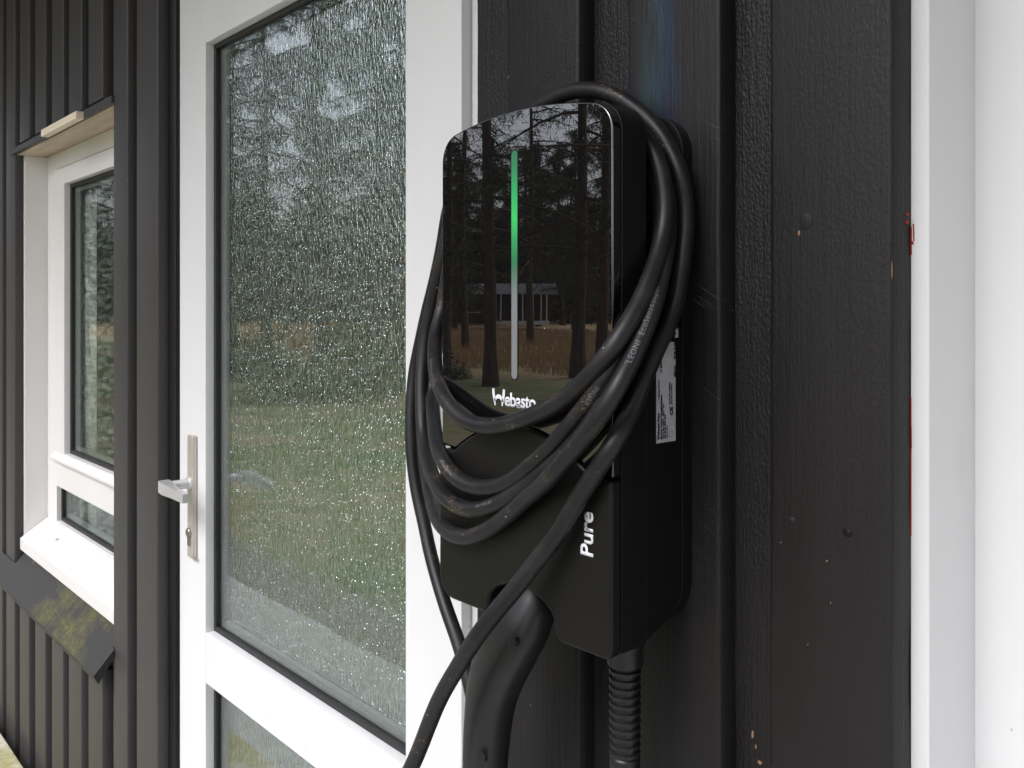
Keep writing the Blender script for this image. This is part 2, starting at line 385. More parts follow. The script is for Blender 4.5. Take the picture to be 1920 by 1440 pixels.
# outdoors
m = M('lawn_ground'); y = m.axis(1)
n1 = m.noise(m.pos((.35, .35, .35), rnd=False), 1, 6, .65); n2 = m.noise(m.pos((3, 3, 3), rnd=False), 1, 6, .7); n3 = m.noise(m.pos((40, 40, 40), rnd=False), 1, 4, .7)
green = m.mix(m.ramp(n3, .3, .7), (.06, .125, .035), (.15, .23, .075))
straw = m.mix(m.ramp(n3, .3, .7), (.21, .175, .09), (.42, .35, .20))
c = m.mix(m.ramp(m.math('ADD', m.math('MULTIPLY', n1, .6), m.math('MULTIPLY', n2, .4)), .42, .56), green, straw)
gold = m.mix(m.ramp(n2, .3, .7), (.36, .25, .13), (.58, .42, .24))
yy = m.math('ADD', y, m.math('MULTIPLY', m.math('SUBTRACT', n1, .5), 9))
c = m.mix(m.ramp(yy, -13.0, -10.5, 1, 0), c, gold)
edge = m.math('ADD', y, m.math('MULTIPLY', m.math('SUBTRACT', n2, .5), .35))
c = m.mix(m.ramp(edge, -1.62, -1.5), c, m.mix(m.ramp(n3, .35, .65), (.13, .11, .09), (.34, .32, .28)))
m.link(c, 'Base Color').set(Roughness=.9); m.bump(n3, .8, .03); MAT['lawn'] = m.m
m = M('pale_concrete_path'); n2 = m.noise(m.pos((20, 20, 20), rnd=False), 1, 6, .7)
m.link(m.mix(m.ramp(n2, .35, .65), (.50, .51, .50), (.38, .38, .37)), 'Base Color').set(Roughness=.85); MAT['path'] = m.m
m = M('dry_grass_blades'); m.link(m.mix(m.oi.outputs['Random'], (.42, .31, .17), (.42, .31, .17)), 'Base Color').set(Roughness=.8); MAT['drygrass'] = m.m
m = M('pine_bark'); m.link(m.mix(m.ramp(m.noise(m.pos((12, 12, 4)), 1, 4), .35, .65), (.05, .038, .028), (.11, .075, .05)), 'Base Color').set(Roughness=.9); MAT['bark'] = m.m
m = M('pine_needles'); m.link(m.mix(m.ramp(m.noise(m.pos((1.2, 1.2, 1.2)), 1, 4), .35, .65), (.022, .042, .018), (.060, .085, .035)), 'Base Color').set(Roughness=.75); MAT['needles'] = m.m
MAT['bush'] = plain('dark_bush_leaves', (.035, .055, .022), .7).m
MAT['far_wall'] = plain('far_brown_wall', (.10, .065, .045), .8).m
MAT['far_roof'] = plain('far_grey_roof', (.10, .10, .11), .7).m
MAT['far_white'] = plain('far_white_paint', (.8, .8, .8), .5).m
MAT['far_glass'] = plain('far_window_glass', (.05, .06, .07), .1).m
MAT['added_eave'] = plain('added_eave_paint', (.03, .03, .03), .5).m

# ================================================================== SETTING
bm = bmesh.new(); box(bm, -150, 120, -150, 40, -.3, 0)
tag(finish('ground', bm, MAT['lawn'], smooth=False), None, None, kind='structure')
bm = bmesh.new(); n = 700
fr_ = [bm.verts.new((-30 + 38 * i / n, -1.2 + .04 * mnoise.noise(Vector((i * .12, 0, 3))), .012)) for i in range(n + 1)]
bk_ = [bm.verts.new((-30 + 38 * i / n, .3, .012)) for i in range(n + 1)]
for i in range(n): bm.faces.new((fr_[i], fr_[i+1], bk_[i+1], bk_[i]))
tag(finish('path', bm, MAT['path'], smooth=False), None, None, kind='structure')

# ------------------------------------------------------------------ the house
house = empty('wooden_house', (0, 0, 0))
tag(house, 'black timber house wall of upright boards with white framed glazed door and window', 'house')
ZB, ZT = -1.30, 1.31                     # cladding from .07 m to 2.49 m above the ground
DR = D1 + .022
def board(name, Xl, Xr, d0, d1, Z0, Z1, mat, near=False, bev=.0022):
    """upright board; near boards get a slightly uneven, hand-sawn edge"""
    bm = bmesh.new()
    n = 90 if near else 10
    rings = []
    for i in range(n + 1):
        Z = Z0 + (Z1 - Z0) * i / n
        j = [(random.uniform(-1, 1) * .00025 + .0007 * mnoise.noise(Vector((Xl * 9, k * 5, Z * 9)))) if near else 0 for k in (1, 2)]
        b = bev; 
        sec = [(Xl + j[0], d1), (Xl + j[0], d0 + b), (Xl - b * .9 + j[0], d0 + b * .12), (Xl - b * 2 + j[0], d0), (Xr + b * 2 + j[1], d0), (Xr + b * .9 + j[1], d0 + b * .12), (Xr + j[1], d0 + b), (Xr + j[1], d1)]
        rings.append([bm.verts.new(W(x, d, Z)) for x, d in sec])
    for a, c in zip(rings, rings[1:]):
        for k in range(8): bm.faces.new((a[k], a[(k+1) % 8], c[(k+1) % 8], c[k]))
    bm.faces.new(rings[0]); bm.faces.new(list(reversed(rings[-1])))
    return finish(name, bm, mat, house, angle=50)
WIN_L, WIN_R = T(46) * DR, 3.19 * D1
WIN_T, WIN_B = .440, -.70
PROUD = .162
left_T = [6.05, 5.79, 5.54, 5.29, 5.04, 4.79, 4.55, 4.30, 4.04, 3.785, 3.55, 3.306, 3.05, 2.78]
right_T = [.988, .725, .49]
edgesL = []
for t in left_T:
    w = {3.05: .14, 2.78: .185, .49: .165}.get(t, PROUD)
    Xr, Xl = t * D1, (t + w) * D1
    edgesL.append((Xl, Xr))
    if WIN_R - .01 < (Xl + Xr) / 2 < WIN_L:
        board('outer_board', Xl, Xr, D1, DR - .0005, WIN_T + .018, ZT, MAT['board_left'])
        board('outer_board', Xl, Xr, D1, DR - .0005, ZB, -.80, MAT['board_left'])
    else:
        board('outer_board', Xl, Xr, D1, DR - .0005, ZB, ZT, MAT['board_left'], near=t < 3.1)
edgesR = []
for t in right_T:
    w = {.988: .171, .725: .163, .49: .16}[t]
    edgesR.append(((t + w) * D1, t * D1))
for (Xl, Xr), mt in zip(edgesR, ('board', 'board_blue', 'board')):
    ob = board('outer_board', Xl, Xr, D1, .6594 if Xr < .35 else DR - .0005, ZB, ZT, MAT[mt], near=True)
    if mt == 'board_blue': ob['label'] = 'board with a soft blue patch above the charger'
    if abs(Xr - .49 * D1) < 1e-6: DB = ob
# recessed boards between them
for i in range(len(edgesL) - 1):
    Xl, Xr = edgesL[i][1] + .022, edgesL[i+1][0] - .022
    if edgesL[i][1] <= WIN_L + .02 and edgesL[i+1][0] >= WIN_R - .02:
        board('inner_board', Xl, Xr, DR, DR + .02, WIN_T + .012, ZT, MAT['board_left'])
        board('inner_board', Xl, Xr, DR, DR + .02, ZB, -.78, MAT['board_left'])
    elif edgesL[i][1] > WIN_L and edgesL[i+1][0] < WIN_L + .02:
        board('inner_board', Xl, WIN_L + .004, DR, DR + .02, ZB, ZT, MAT['board_left'])
    else:
        board('inner_board', Xl, Xr, DR, DR + .02, ZB, ZT, MAT['board_left'])
DOORL, DOORR = T(328) * DR, T(893) * DR
board('inner_board', edgesL[-1][1] + .022, DOORL, DR, DR + .055, ZB, ZT, MAT['board_rough'], near=True)
board('inner_board', DOORR, edgesR[0][0] - .022, DR, DR + .02, ZB, ZT, MAT['board_rough'], near=True)
board('inner_board', edgesR[0][1] + .022, edgesR[1][0] - .022, DR, DR + .02, ZB, ZT, MAT['board_rough'], near=True)
board('inner_board', edgesR[1][1] + .022, edgesR[2][0] - .022, DR, DR + .02, ZB, ZT, MAT['board_rough'], near=True)
# studs and lining behind the cladding, so nothing is hollow
bm = bmesh.new()
wbox(bm, 6.1*D1, WIN_L + .03, DR + .0215, DR + .10, ZB, ZT + .2); wbox(bm, WIN_L + .03, WIN_R - .03, DR + .0215, DR + .10, WIN_T + .04, ZT + .2)
wbox(bm, WIN_L + .03, WIN_R - .03, DR + .0215, DR + .10, ZB, WIN_B - .03)
wbox(bm, WIN_R - .03, DOORL + .06, DR + .057, DR + .10, ZB, ZT + .2); wbox(bm, DOORR - .001, .49 * D1, DR + .057, DR + .14, ZB, ZT + .2)
wbox(bm, 6.1*D1, -1.4, DR + .16, DR + .2, ZB, ZT + .2)
finish('wall_core', bm, MAT['dark'], house, smooth=False)
# overhang above, out of view, added to cut sky light on the wall
bm = bmesh.new(); box(bm, -7.5, 4.5, -1.15, .25, CAMZ + 1.32, CAMZ + 1.40)
finish('added_eave', bm, MAT['added_eave'], house, smooth=False)

def disc(name, px, v, d, r, mat, parent, h=.0012, sx=1, n=20, dome=.5):
    c = PD(px, v, d); bm = bmesh.new()
    rings = [[bm.verts.new(c + Vector((sx * rr * math.cos(2*math.pi*k/n), dy, rr * math.sin(2*math.pi*k/n)))) for k in range(n)] for rr, dy in ((r, .001), (r, -h * .5), (r * .82, -h))]
    for a, b in zip(rings, rings[1:]):
        for k in range(n): bm.faces.new((a[k], a[(k+1) % n], b[(k+1) % n], b[k]))
    bm.faces.new(rings[-1])
    return finish(name, bm, mat, parent, angle=60)
disc('nail', 1589, 999, D1, .0034, MAT['satin'], DB, .0009)
disc('nail', 1485, 975, D1, .0028, MAT['board'], DB, .0007)
disc('knot', 1511, 415, D1, .0062, MAT['board'], DB, .0006, sx=.85)
# smear of red primer where the last board meets the white frame
bm = bmesh.new()
def strip_quad(px0, v0, px1, v1, w, d):
    a, b = PD(px0, v0, d), PD(px1, v1, d); s = Vector((w, 0, 0)); k = Vector((0, -.0006, 0))
    q = [bm.verts.new(p) for p in (a - s, a + s, b + s, b - s, a - s + k, a + s + k, b + s + k, b - s + k)]
    for f in ((4,5,6,7),(0,1,5,4),(1,2,6,5),(2,3,7,6),(3,0,4,7)): bm.faces.new([q[i] for i in f])
DF = .6596
for a in ((1713, 420, 1714, 452, .0004), (1709, 425, 1709, 478, .0004), (1710, 452, 1712, 458, .0008), (1708.5, 745, 1708.5, 1005, .00028), (1708.5, 800, 1708.7, 840, .0005)):
    bm = bmesh.new(); strip_quad(*a, DF); finish('paint_smear', bm, MAT['red'], house, smooth=False)
for a in ((1702, 400, 1703, 404, .0010), (1700, 414, 1701, 420, .0012)): 
    bm = bmesh.new(); strip_quad(*a, DR - .002); finish('paint_smear', bm, MAT['red'], house, smooth=False)


for px, v, w_, h_, d_c in ((1498, 437, .0011, .0022, D1), (1550, 1052, .0008, .0009, D1), (1411, 1378, .0012, .0032, DR), (1417, 1400, .0008, .0020, DR), (1424, 1430, .0022, .0022, DR), (1557, 1130, .0003, .0008, D1), (1672, 505, .0003, .006, D1)):
    c_ = PD(px, v, d_c - .0004); bm = bmesh.new(); n = 9
    ring = [(random.uniform(.55, 1.2) * math.cos(2*math.pi*k/n) * w_, random.uniform(.55, 1.2) * math.sin(2*math.pi*k/n) * h_) for k in range(n)]
    A = [bm.verts.new(c_ + Vector((x, 0, z))) for x, z in ring]; B = [bm.verts.new(c_ + Vector((x * 1.1, .0008, z * 1.1))) for x, z in ring]
    bm.faces.new(A)
    for k in range(n): bm.faces.new((A[k], B[k], B[(k+1) % n], A[(k+1) % n]))
    finish('paint_chip', bm, MAT['chip'], house, smooth=False)

# ------------------------------------------------------------------ glazed door (left of the charger)
DL = .6585
L_out, L_in, R_in, R_out = T(337) * DL, T(385) * DL, T(760) * DL, T(865) * DL
Zt_glass = XZ(385.5, 80.5, DL)[1]
Zrail_t = XZ(385.6, 1186.5, DL)[1]; Zrail_b = XZ(385, 1281, DL)[1]
door = empty('door', (0, 0, 0), house)
door['label'] = 'white glazed door with patterned glass'
for nm, a in (('stile', (L_out, L_in, -1.28, 1.0)), ('stile', (R_in, R_out, -1.28, 1.0)), ('rail', (L_in - .0002, R_in + .0002, Zt_glass, 1.0)), ('rail', (L_in - .0002, R_in + .0002, Zrail_b, Zrail_t)), ('rail', (L_in - .0002, R_in + .0002, -1.28, -1.14))):
    bm = bmesh.new(); wbox(bm, a[0], a[1], DL + (.0003 if nm == 'rail' else 0), DL + .05, a[2], a[3]); finish(nm, bm, MAT['white'], door, bevel=.0016, seg=3)
GD = DL + .0155
def glazing(Xl, Xr, Z0, Z1, gd, par, gw=.009, sw=.011, inner='ornate'):
    bm = bmesh.new()
    for a in ((Xl, Xl - gw, Z0, Z1), (Xr + gw, Xr, Z0, Z1), (Xl - gw, Xr + gw, Z0, Z0 + gw), (Xl - gw, Xr + gw, Z1 - gw, Z1)):
        wbox(bm, a[0], a[1], gd, gd + .03, a[2], a[3])
    finish('gasket', bm, MAT['gasket'], par, bevel=.001)
    bm = bmesh.new(); wbox(bm, Xl - gw, Xr + gw, gd + .005, gd + .008, Z0 + gw, Z1 - gw)
    finish('glass_pane', bm, MAT['pane' if inner == 'ornate' else 'pane_soft'], par, smooth=False)
    bm = bmesh.new(); g = gw
    for a in ((Xl - g, Xl - g - sw, Z0 + g, Z1 - g), (Xr + g + sw, Xr + g, Z0 + g, Z1 - g), (Xl - g - sw, Xr + g + sw, Z0 + g, Z0 + g + sw), (Xl - g - sw, Xr + g + sw, Z1 - g - sw, Z1 - g)):
        wbox(bm, a[0], a[1], gd + .012, gd + .021, a[2], a[3])
    finish('spacer_bar', bm, MAT['spacer'], par, smooth=False)
    bm = bmesh.new(); wbox(bm, Xl - gw, Xr + gw, gd + .022, gd + .028, Z0 + gw, Z1 - gw)
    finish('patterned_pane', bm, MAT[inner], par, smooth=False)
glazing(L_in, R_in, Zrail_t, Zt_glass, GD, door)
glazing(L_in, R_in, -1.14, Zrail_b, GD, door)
bm = bmesh.new()
DFR = DL + .015
wbox(bm, R_out + .004, T(884.5) * DFR, DFR + .0015, DFR + .06, -1.3, 1.05)
wbox(bm, T(886.3) * DFR, DOORR - .03, DFR, DFR + .05, -1.3, 1.05)
wbox(bm, L_out + .012, L_out - .01, DL + .052, DL + .07, -1.3, 1.05)
finish('door_frame', bm, MAT['white'], door, bevel=.0008)
# handle set
dp = DL - .0095
pl, pr = T(350.4) * dp, T(361) * dp
z1 = XZ(355, 816, dp)[1]; z0 = XZ(355, 1046, dp)[1]
bm = bmesh.new(); wbox(bm, pl, pr, dp, DL - .0002, z0, z1); finish('handle_plate', bm, MAT['plate'], door, bevel=.003, seg=3)
pc = (pl + pr) / 2; hz = XZ(352, 905, dp)[1]
bm = bmesh.new()
pts = [W(pc, dp + .001, hz), W(pc, dp - .004, hz), W(pc, dp - .0042, hz)]; tube(bm, pts, [.0125, .0125, .0115], 24)
tube(bm, [W(pc, dp - .003, hz), W(pc, dp - .040, hz)], .0088, 24)
# blade of the lever: wide at the elbow, narrowing to the tip, turned towards the hinges
tip = pc - .105
sec = []
for X, da, db, za, zb in ((pc + .0125, dp - .052, dp - .036, hz - .010, hz + .010), (pc + .004, dp - .056, dp - .034, hz - .010, hz + .0105), (pc - .020, dp - .058, dp - .038, hz - .011, hz + .010), (pc - .06, dp - .056, dp - .043, hz - .011, hz + .0065), (tip, dp - .054, dp - .043, hz - .0125, hz + .003)):
    sec.append([bm.verts.new(W(X, d, z)) for d, z in ((da, za), (db, za), (db, zb), (da, zb))])
for a, b in zip(sec, sec[1:]):
    for k in range(4): bm.faces.new((a[k], a[(k+1) % 4], b[(k+1) % 4], b[k]))
bm.faces.new(sec[0]); bm.faces.new(list(reversed(sec[-1])))
finish('handle', bm, MAT['alu'], door, bevel=.0018, seg=3)
kz = XZ(355, 998, dp)[1]
bm = bmesh.new()
tube(bm, [W(pc, dp + .001, kz), W(pc, dp - .004, kz), W(pc, dp - .005, kz)], [.0085, .0085, .0072], 24)
wbox(bm, pc + .0045, pc - .0045, dp - .0035, dp + .001, kz - .024, kz - .005)
finish('lock_cylinder', bm, MAT['nickel'], door, bevel=.001)
disc('screw', 368, 1049, DL - .004, .003, MAT['nickel'], door, .001)

# ------------------------------------------------------------------ window at the left
win = empty('window', (0, 0, 0), house); win['label'] = 'small white window with a lower fixed light'
DW = .714
fi = T(106) * DW; si = T(124) * DW
wr = 2.03
zs = lambda px, v, d=DW: XZ(px, v, d)[1]
z_ft, z_fi, z_g = zs(88, 296), zs(106, 318), zs(124, 345)
z_bar = zs(103, 850); z_rt = zs(103, 856); z_rb = zs(103, 907); z_gb = zs(111, 980)
bm = bmesh.new()
wbox(bm, WIN_L + .025, WIN_L, DR + .001, DW + .03, WIN_B, z_ft + .0)                    # left lining
finish('jamb', bm, MAT['white_warm'], win, bevel=.001)
bm = bmesh.new(); wbox(bm, wr - .02, wr - .045, DR + .001, DW + .03, WIN_B, z_ft)
finish('jamb', bm, MAT['white_warm'], win, bevel=.001)
bm = bmesh.new()
wbox(bm, WIN_L - .0003, fi, DW, DW + .06, z_gb - .02, z_ft)
wbox(bm, wr + .05, wr - .02, DW, DW + .06, z_gb - .02, z_ft)
wbox(bm, fi, wr + .05, DW + .0002, DW + .06, z_fi, z_ft)
wbox(bm, fi, wr + .05, DW - .004, DW + .06, z_rb, z_rt - .004)
wbox(bm, fi, wr + .05, DW + .0004, DW + .06, z_gb - .02, z_gb)
finish('frame', bm, MAT['white_warm'], win, bevel=.0015)
bm = bmesh.new(); g = .0035; sd = DW - .006
wbox(bm, fi - g, si, sd, DW + .05, z_bar, z_fi - g); wbox(bm, wr + .12, wr + .05 + g, sd, DW + .05, z_bar, z_fi - g)
wbox(bm, si, wr + .12, sd + .0003, DW + .05, z_g, z_fi - g); wbox(bm, si, wr + .12, sd + .0003, DW + .05, z_bar, z_bar + .012)
finish('sash', bm, MAT['white_warm'], win, bevel=.002)
bm = bmesh.new()                                                                          # weather bar on the sash foot
pr_ = [(sd - .012, z_bar - .010), (sd - .012, z_bar - .003), (sd + .004, z_bar + .012), (sd + .004, z_bar - .012)]
rr = [[bm.verts.new(W(X, d, z)) for d, z in pr_] for X in (fi - .001, wr + .05)]
for k in range(4): bm.faces.new((rr[0][k], rr[0][(k+1) % 4], rr[1][(k+1) % 4], rr[1][k]))
bm.faces.new(rr[0]); bm.faces.new(list(reversed(rr[1])))
finish('weather_bar', bm, MAT['white_warm'], win, bevel=.0015)
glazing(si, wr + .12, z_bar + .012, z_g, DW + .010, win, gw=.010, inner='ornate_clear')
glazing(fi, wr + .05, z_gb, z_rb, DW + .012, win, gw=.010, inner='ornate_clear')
bm = bmesh.new()                                                                          # curtain hanging just inside
cx_ = T(181) * (DW + .043)
cp = [(si + .03 - (si + .03 - cx_) * i / 40, DW + .0435 + .0015 * math.sin(i * 1.1)) for i in range(41)]
ra = [bm.verts.new(W(X, d, z_gb - .02)) for X, d in cp]; rb = [bm.verts.new(W(X, d, z_g + .02)) for X, d in cp]
for k in range(40): bm.faces.new((ra[k], ra[k+1], rb[k+1], rb[k]))
cu_ = finish('curtain', bm, MAT['curtain'], win); cu_.modifiers.new('thick', 'SOLIDIFY').thickness = .0006
bm = bmesh.new()                                                                          # sloping inner sill
zo = XZ(48, 1009, DR)[1]
pr_ = [(DR - .012, zo - .032), (DR - .012, zo), (DW, z_gb - .004), (DW, z_gb - .05)]
rr = [[bm.verts.new(W(X, d, z)) for d, z in pr_] for X in (WIN_L - .0005, WIN_R - .02)]
for k in range(4): bm.faces.new((rr[0][k], rr[0][(k+1) % 4], rr[1][(k+1) % 4], rr[1][k]))
bm.faces.new(rr[0]); bm.faces.new(list(reversed(rr[1])))
finish('sill', bm, MAT['white_warm'], win, bevel=.002)
bm = bmesh.new(); wbox(bm, WIN_L + .03, WIN_R - .03, DR - .016, DW + .03, z_ft + .0005, z_ft + .014); finish('soffit', bm, MAT['raw'], win, smooth=False)
bm = bmesh.new(); wbox(bm, WIN_L + .04, WIN_R - .005, D1 - .006, DR - .017, z_ft + .002, z_ft + .018); finish('drip_strip', bm, MAT['board_left'], win, bevel=.001)
bm = bmesh.new(); wbox(bm, T(80) * (D1 - .02), T(146) * (D1 - .02), D1 - .024, D1 - .0065, z_ft - .004, z_ft + .013); o = finish('broken_lath', bm, MAT['lath'], win, bevel=.0012)
o['label'] = 'short raw wood lath broken out above the window'
bm = bmesh.new()                                                                          # mossy sill board
X0, X1 = 3.02, 2.006
a_in, a_out = (DR + .004, XZ(47, 1033, DR)[1] - .001), (.588, XZ(179, 1268, .592)[1])
nrm = Vector((-(a_out[1] - a_in[1]), (a_out[0] - a_in[0]))).normalized(); th = .021
def pr4(din): 
    f = (din - a_in[0]) / (a_out[0] - a_in[0]); z = a_in[1] + (a_out[1] - a_in[1]) * f
    return (din, z)
outl = [(X0, a_out[0]), (X0, D1 - .001), (WIN_L, D1 - .001), (WIN_L, DR + .004), (WIN_R + .001, DR + .004), (WIN_R + .001, D1 - .001), (X1, D1 - .001), (X1, a_out[0])]
va = [bm.verts.new(W(X, *pr4(d))) for X, d in outl]
vb = [bm.verts.new(W(X, d + (th * .5 if k in (0, 7) else 0), pr4(d)[1] - th)) for k, (X, d) in enumerate(outl)]
bm.faces.new(va); bm.faces.new(list(reversed(vb)))
for k in range(8): bm.faces.new((va[k], vb[k], vb[(k+1) % 8], va[(k+1) % 8]))
o = finish('sill_board', bm, MAT['moss_board'], win, bevel=.0015); o['label'] = 'sloping black sill board with yellow green moss'
disc('screw_cap', 108, 1010, DR + .03, .004, MAT['white'], win, .006)

# ------------------------------------------------------------------ white frame and panel at the right
sdoor = empty('door', (0, 0, 0), house); sdoor['label'] = 'plain white door at the right edge'
Xa = .49 * D1; Xb = T(1742) * DF; Dp = Xb / T(1828)
bm = bmesh.new(); wbox(bm, Xa, Xb, DF, Dp + .03, -1.3, 1.1); finish('frame', bm, MAT['white'], sdoor, bevel=.0012)
bm = bmesh.new(); wbox(bm, Xb - .0001, -1.2, Dp, Dp + .04, -1.3, 1.1); finish('panel', bm, MAT['white'], sdoor, smooth=False)

# ------------------------------------------------------------------ low mossy timber step at the lower left
step = empty('timber_step', W(3.6, .4, -CAMZ))
tag(step, 'pale mossy timber step low against the black boards at bottom left corner', 'step')
zz = XZ(20, 1405, .60)[1]
for i, (da, db) in enumerate(((.603, .49), (.484, .372), (.366, .254))):
    bm = bmesh.new(); wbox(bm, 5.0, 2.2, db, da, zz - .03, zz); 
    for v in bm.verts: v.co -= step.location
    finish('plank', bm, MAT['moss_pale'], step, bevel=.004)
for X in (4.9, 3.4, 2.4):
    bm = bmesh.new(); wbox(bm, X, X - .05, .26, .59, -CAMZ + .03, zz - .031)
    for v in bm.verts: v.co -= step.location
    finish('bearer', bm, MAT['moss_pale'], step, bevel=.003)

# ================================================================== CHARGER
CX, HW = .6005, .1125                     # centre line and half width
charger = empty('wall_charger', (0, 0, 0))
tag(charger, 'black wall mounted car charging box with glossy front and green light bar', 'charger')
FP = .532                                 # plane of the glossy front
def arc(cx, cz, r, a0, a1, n=7): return [(cx + r * math.cos(R(a0 + (a1 - a0) * i / n)), cz + r * math.sin(R(a0 + (a1 - a0) * i / n))) for i in range(n + 1)]
# outlines in (u, z) with u to the right of the centre line; X = CX - u
def top_edge(hw, z_side, z_mid, r):
    """upper outline from right shoulder to left shoulder, shallow arch with rounded corners"""
    pts = arc(hw - r, z_side - r, r, 0, 76, 8)
    x0 = hw - r + r * math.cos(R(76)); zz0 = z_side - r + r * math.sin(R(76))
    for i in range(1, 24):
        u = x0 * (1 - 2 * i / 24); pts.append((u, zz0 + (z_mid - zz0) * (1 - (u / x0) ** 2)))
    pts += [(-u, z) for u, z in reversed(arc(hw - r, z_side - r, r, 0, 76, 8))]
    return pts
def toX(pts): return [(CX - u, z) for u, z in pts]
ZBOT = -.281
def bottom_notch(hw, r, notch=True):
    """lower outline from left to right, with the arched mouth of the plug holder"""
    p = arc(-hw + r, ZBOT + r, r, 180, 270, 8)
    if notch:
        ul, ur = CX - T(916) * .53, CX - T(1041) * .53
        ul, ur = -(T(916) * .53 - CX), -(T(1041) * .53 - CX)
        zt = XZ(960, 1094, .53)[1]
        c = (ul + ur) / 2; h = (ur - ul) / 2
        p += [(ul - .006, ZBOT), (ul, ZBOT + .006)]
        p += [(c - h * math.cos(math.pi * i / 12), zt - h * .55 + h * .55 * math.sin(math.pi * i / 12)) for i in range(13)]
        p += [(ur, ZBOT + .006), (ur + .006, ZBOT)]
    r = min(r, .009) if notch else r
    p += arc(hw - r, ZBOT + r, r, 270, 360, 8)
    return p
def arch(n=20, hw=.090, z0=-.137, z1=-.105):
    return [(-hw + 2 * hw * i / n, z0 + (z1 - z0) * math.cos(math.pi / 2 * (-1 + 2 * i / n)) ** .85) for i in range(n + 1)]
# glossy front panel
pts = top_edge(HW, .166, .1745, .026) + [(-HW, -.1355)] + [(-.0905, -.1355)] + [(u, z + .0015) for u, z in arch()[1:-1]] + [(.0905, -.1355), (HW, -.1355)]
bm = bmesh.new(); prism(bm, toX(pts), FP, FP + .010)
finish('front_panel', bm, MAT['gloss'], charger, bevel=.0014, seg=4)
# body shell behind the panel
pts = top_edge(HW + .0008, .167, .1755, .026) + bottom_notch(HW + .0004, .022)
bm = bmesh.new(); prism(bm, toX(pts), FP + .0102, .572); finish('shell', bm, MAT['satin'], charger, bevel=.0006)
# lower cover, a touch proud, with an arched upper edge and the mouth of the plug holder
pts = list(reversed([(-HW - .001, -.1385)] + arch() + [(HW + .001, -.1385)])) + bottom_notch(HW + .001, .022)
pts = [p for i, p in enumerate(pts)]
bm = bmesh.new(); prism(bm, toX(pts), FP - .003, FP + .0100); finish('lower_cover', bm, MAT['plastic'], charger, bevel=.0030, seg=5)
# cable core: slim above for the coil, full width below
pts = arc(HW - .0135 - .03, .14 - .03, .03, 0, 90, 8) + [(-HW + .0135 + .03 + .03 * math.cos(R(a)) , .11 + .03 * math.sin(R(a))) for a in range(90, 181, 10)] + [(-HW + .0135, -.016), (HW - .0135, -.016)]
bm = bmesh.new(); prism(bm, toX(pts), .5715, .6185); finish('cable_hanger', bm, MAT['satin'], charger, bevel=.0015)
pts = [(HW + .0004, -.0162), (-HW - .0004, -.0162)] + bottom_notch(HW + .0004, .045, False)
bm = bmesh.new(); A_ = toX([(HW + .0004, -.0162), (-HW - .0004, -.0162)] + bottom_notch(HW + .0004, .010, False)); B_ = toX(pts)
va = [bm.verts.new(W(x, .5722, z)) for x, z in A_]; vb = [bm.verts.new(W(x, .6188, z)) for x, z in B_]
bm.faces.new(va); bm.faces.new(list(reversed(vb)))
for i in range(len(va)): bm.faces.new((va[i], vb[i], vb[(i+1) % len(va)], va[(i+1) % len(va)]))
finish('lower_body', bm, MAT['satin'], charger, bevel=.0004)
pts = top_edge(HW + .0008, .1665, .175, .034) + bottom_notch(HW + .0008, .046, False)
bm = bmesh.new(); prism(bm, toX(pts), .6190, D1 - .0003); finish('back_plate', bm, MAT['satin'], charger, bevel=.0006, seg=2)
# holder cavity
bm = bmesh.new(); tube(bm, [W(CX - .012, .552, -.262), W(CX - .006, .552, -.215)], .001, 8); bm.free()
# status light
lx = T(965) * FP; bm = bmesh.new()
zt, zb, r = .1388, -.0645, .0039
op = [(lx - r * math.cos(R(a)), zt - r + r * math.sin(R(a))) for a in range(0, 181, 20)] + [(lx + r * math.cos(R(a)), zb + r - r * math.sin(R(a))) for a in range(0, 181, 20)]
prism(bm, op, FP - .0006, FP + .001); finish('status_light', bm, MAT['light'], charger, bevel=.0003)
bm = bmesh.new(); r = .0047
op = [(lx - r * math.cos(R(a)), zt + .001 - r + r * math.sin(R(a))) for a in range(0, 181, 20)] + [(lx + r * math.cos(R(a)), zb - .001 + r - r * math.sin(R(a))) for a in range(0, 181, 20)]
prism(bm, op, FP - .0003, FP + .0011); finish('light_bezel', bm, MAT['satin'], charger)

def text_mesh(s, size, offset=0, space=1.0, align='LEFT'):
    cu = bpy.data.curves.new('t', 'FONT'); cu.body = s; cu.size = size; cu.offset = offset; cu.space_character = space; cu.align_x = align
    cu.resolution_u = 4
    o = bpy.data.objects.new('t', cu); col.objects.link(o); bpy.context.view_layer.update()
    me = bpy.data.meshes.new_from_object(o.evaluated_get(bpy.context.evaluated_depsgraph_get()))
    bpy.data.objects.remove(o); bpy.data.curves.remove(cu)
    return me
def thicken(bm, vec):
    r = bmesh.ops.extrude_face_region(bm, geom=bm.faces[:]); bmesh.ops.translate(bm, vec=vec, verts=[v for v in r['geom'] if isinstance(v, bmesh.types.BMVert)])
# logo word on the panel
LX, LZ = T(946.5) * FP, XZ(946, 760.5, FP)[1]
me = text_mesh('ebasto', .0168, .00042, .93); bm = bmesh.new(); bm.from_mesh(me)
for v in bm.verts: v.co = W(LX - v.co.x, FP - .0003, LZ + v.co.y * 1.04)
thicken(bm, Vector((0, -.0003, 0)))
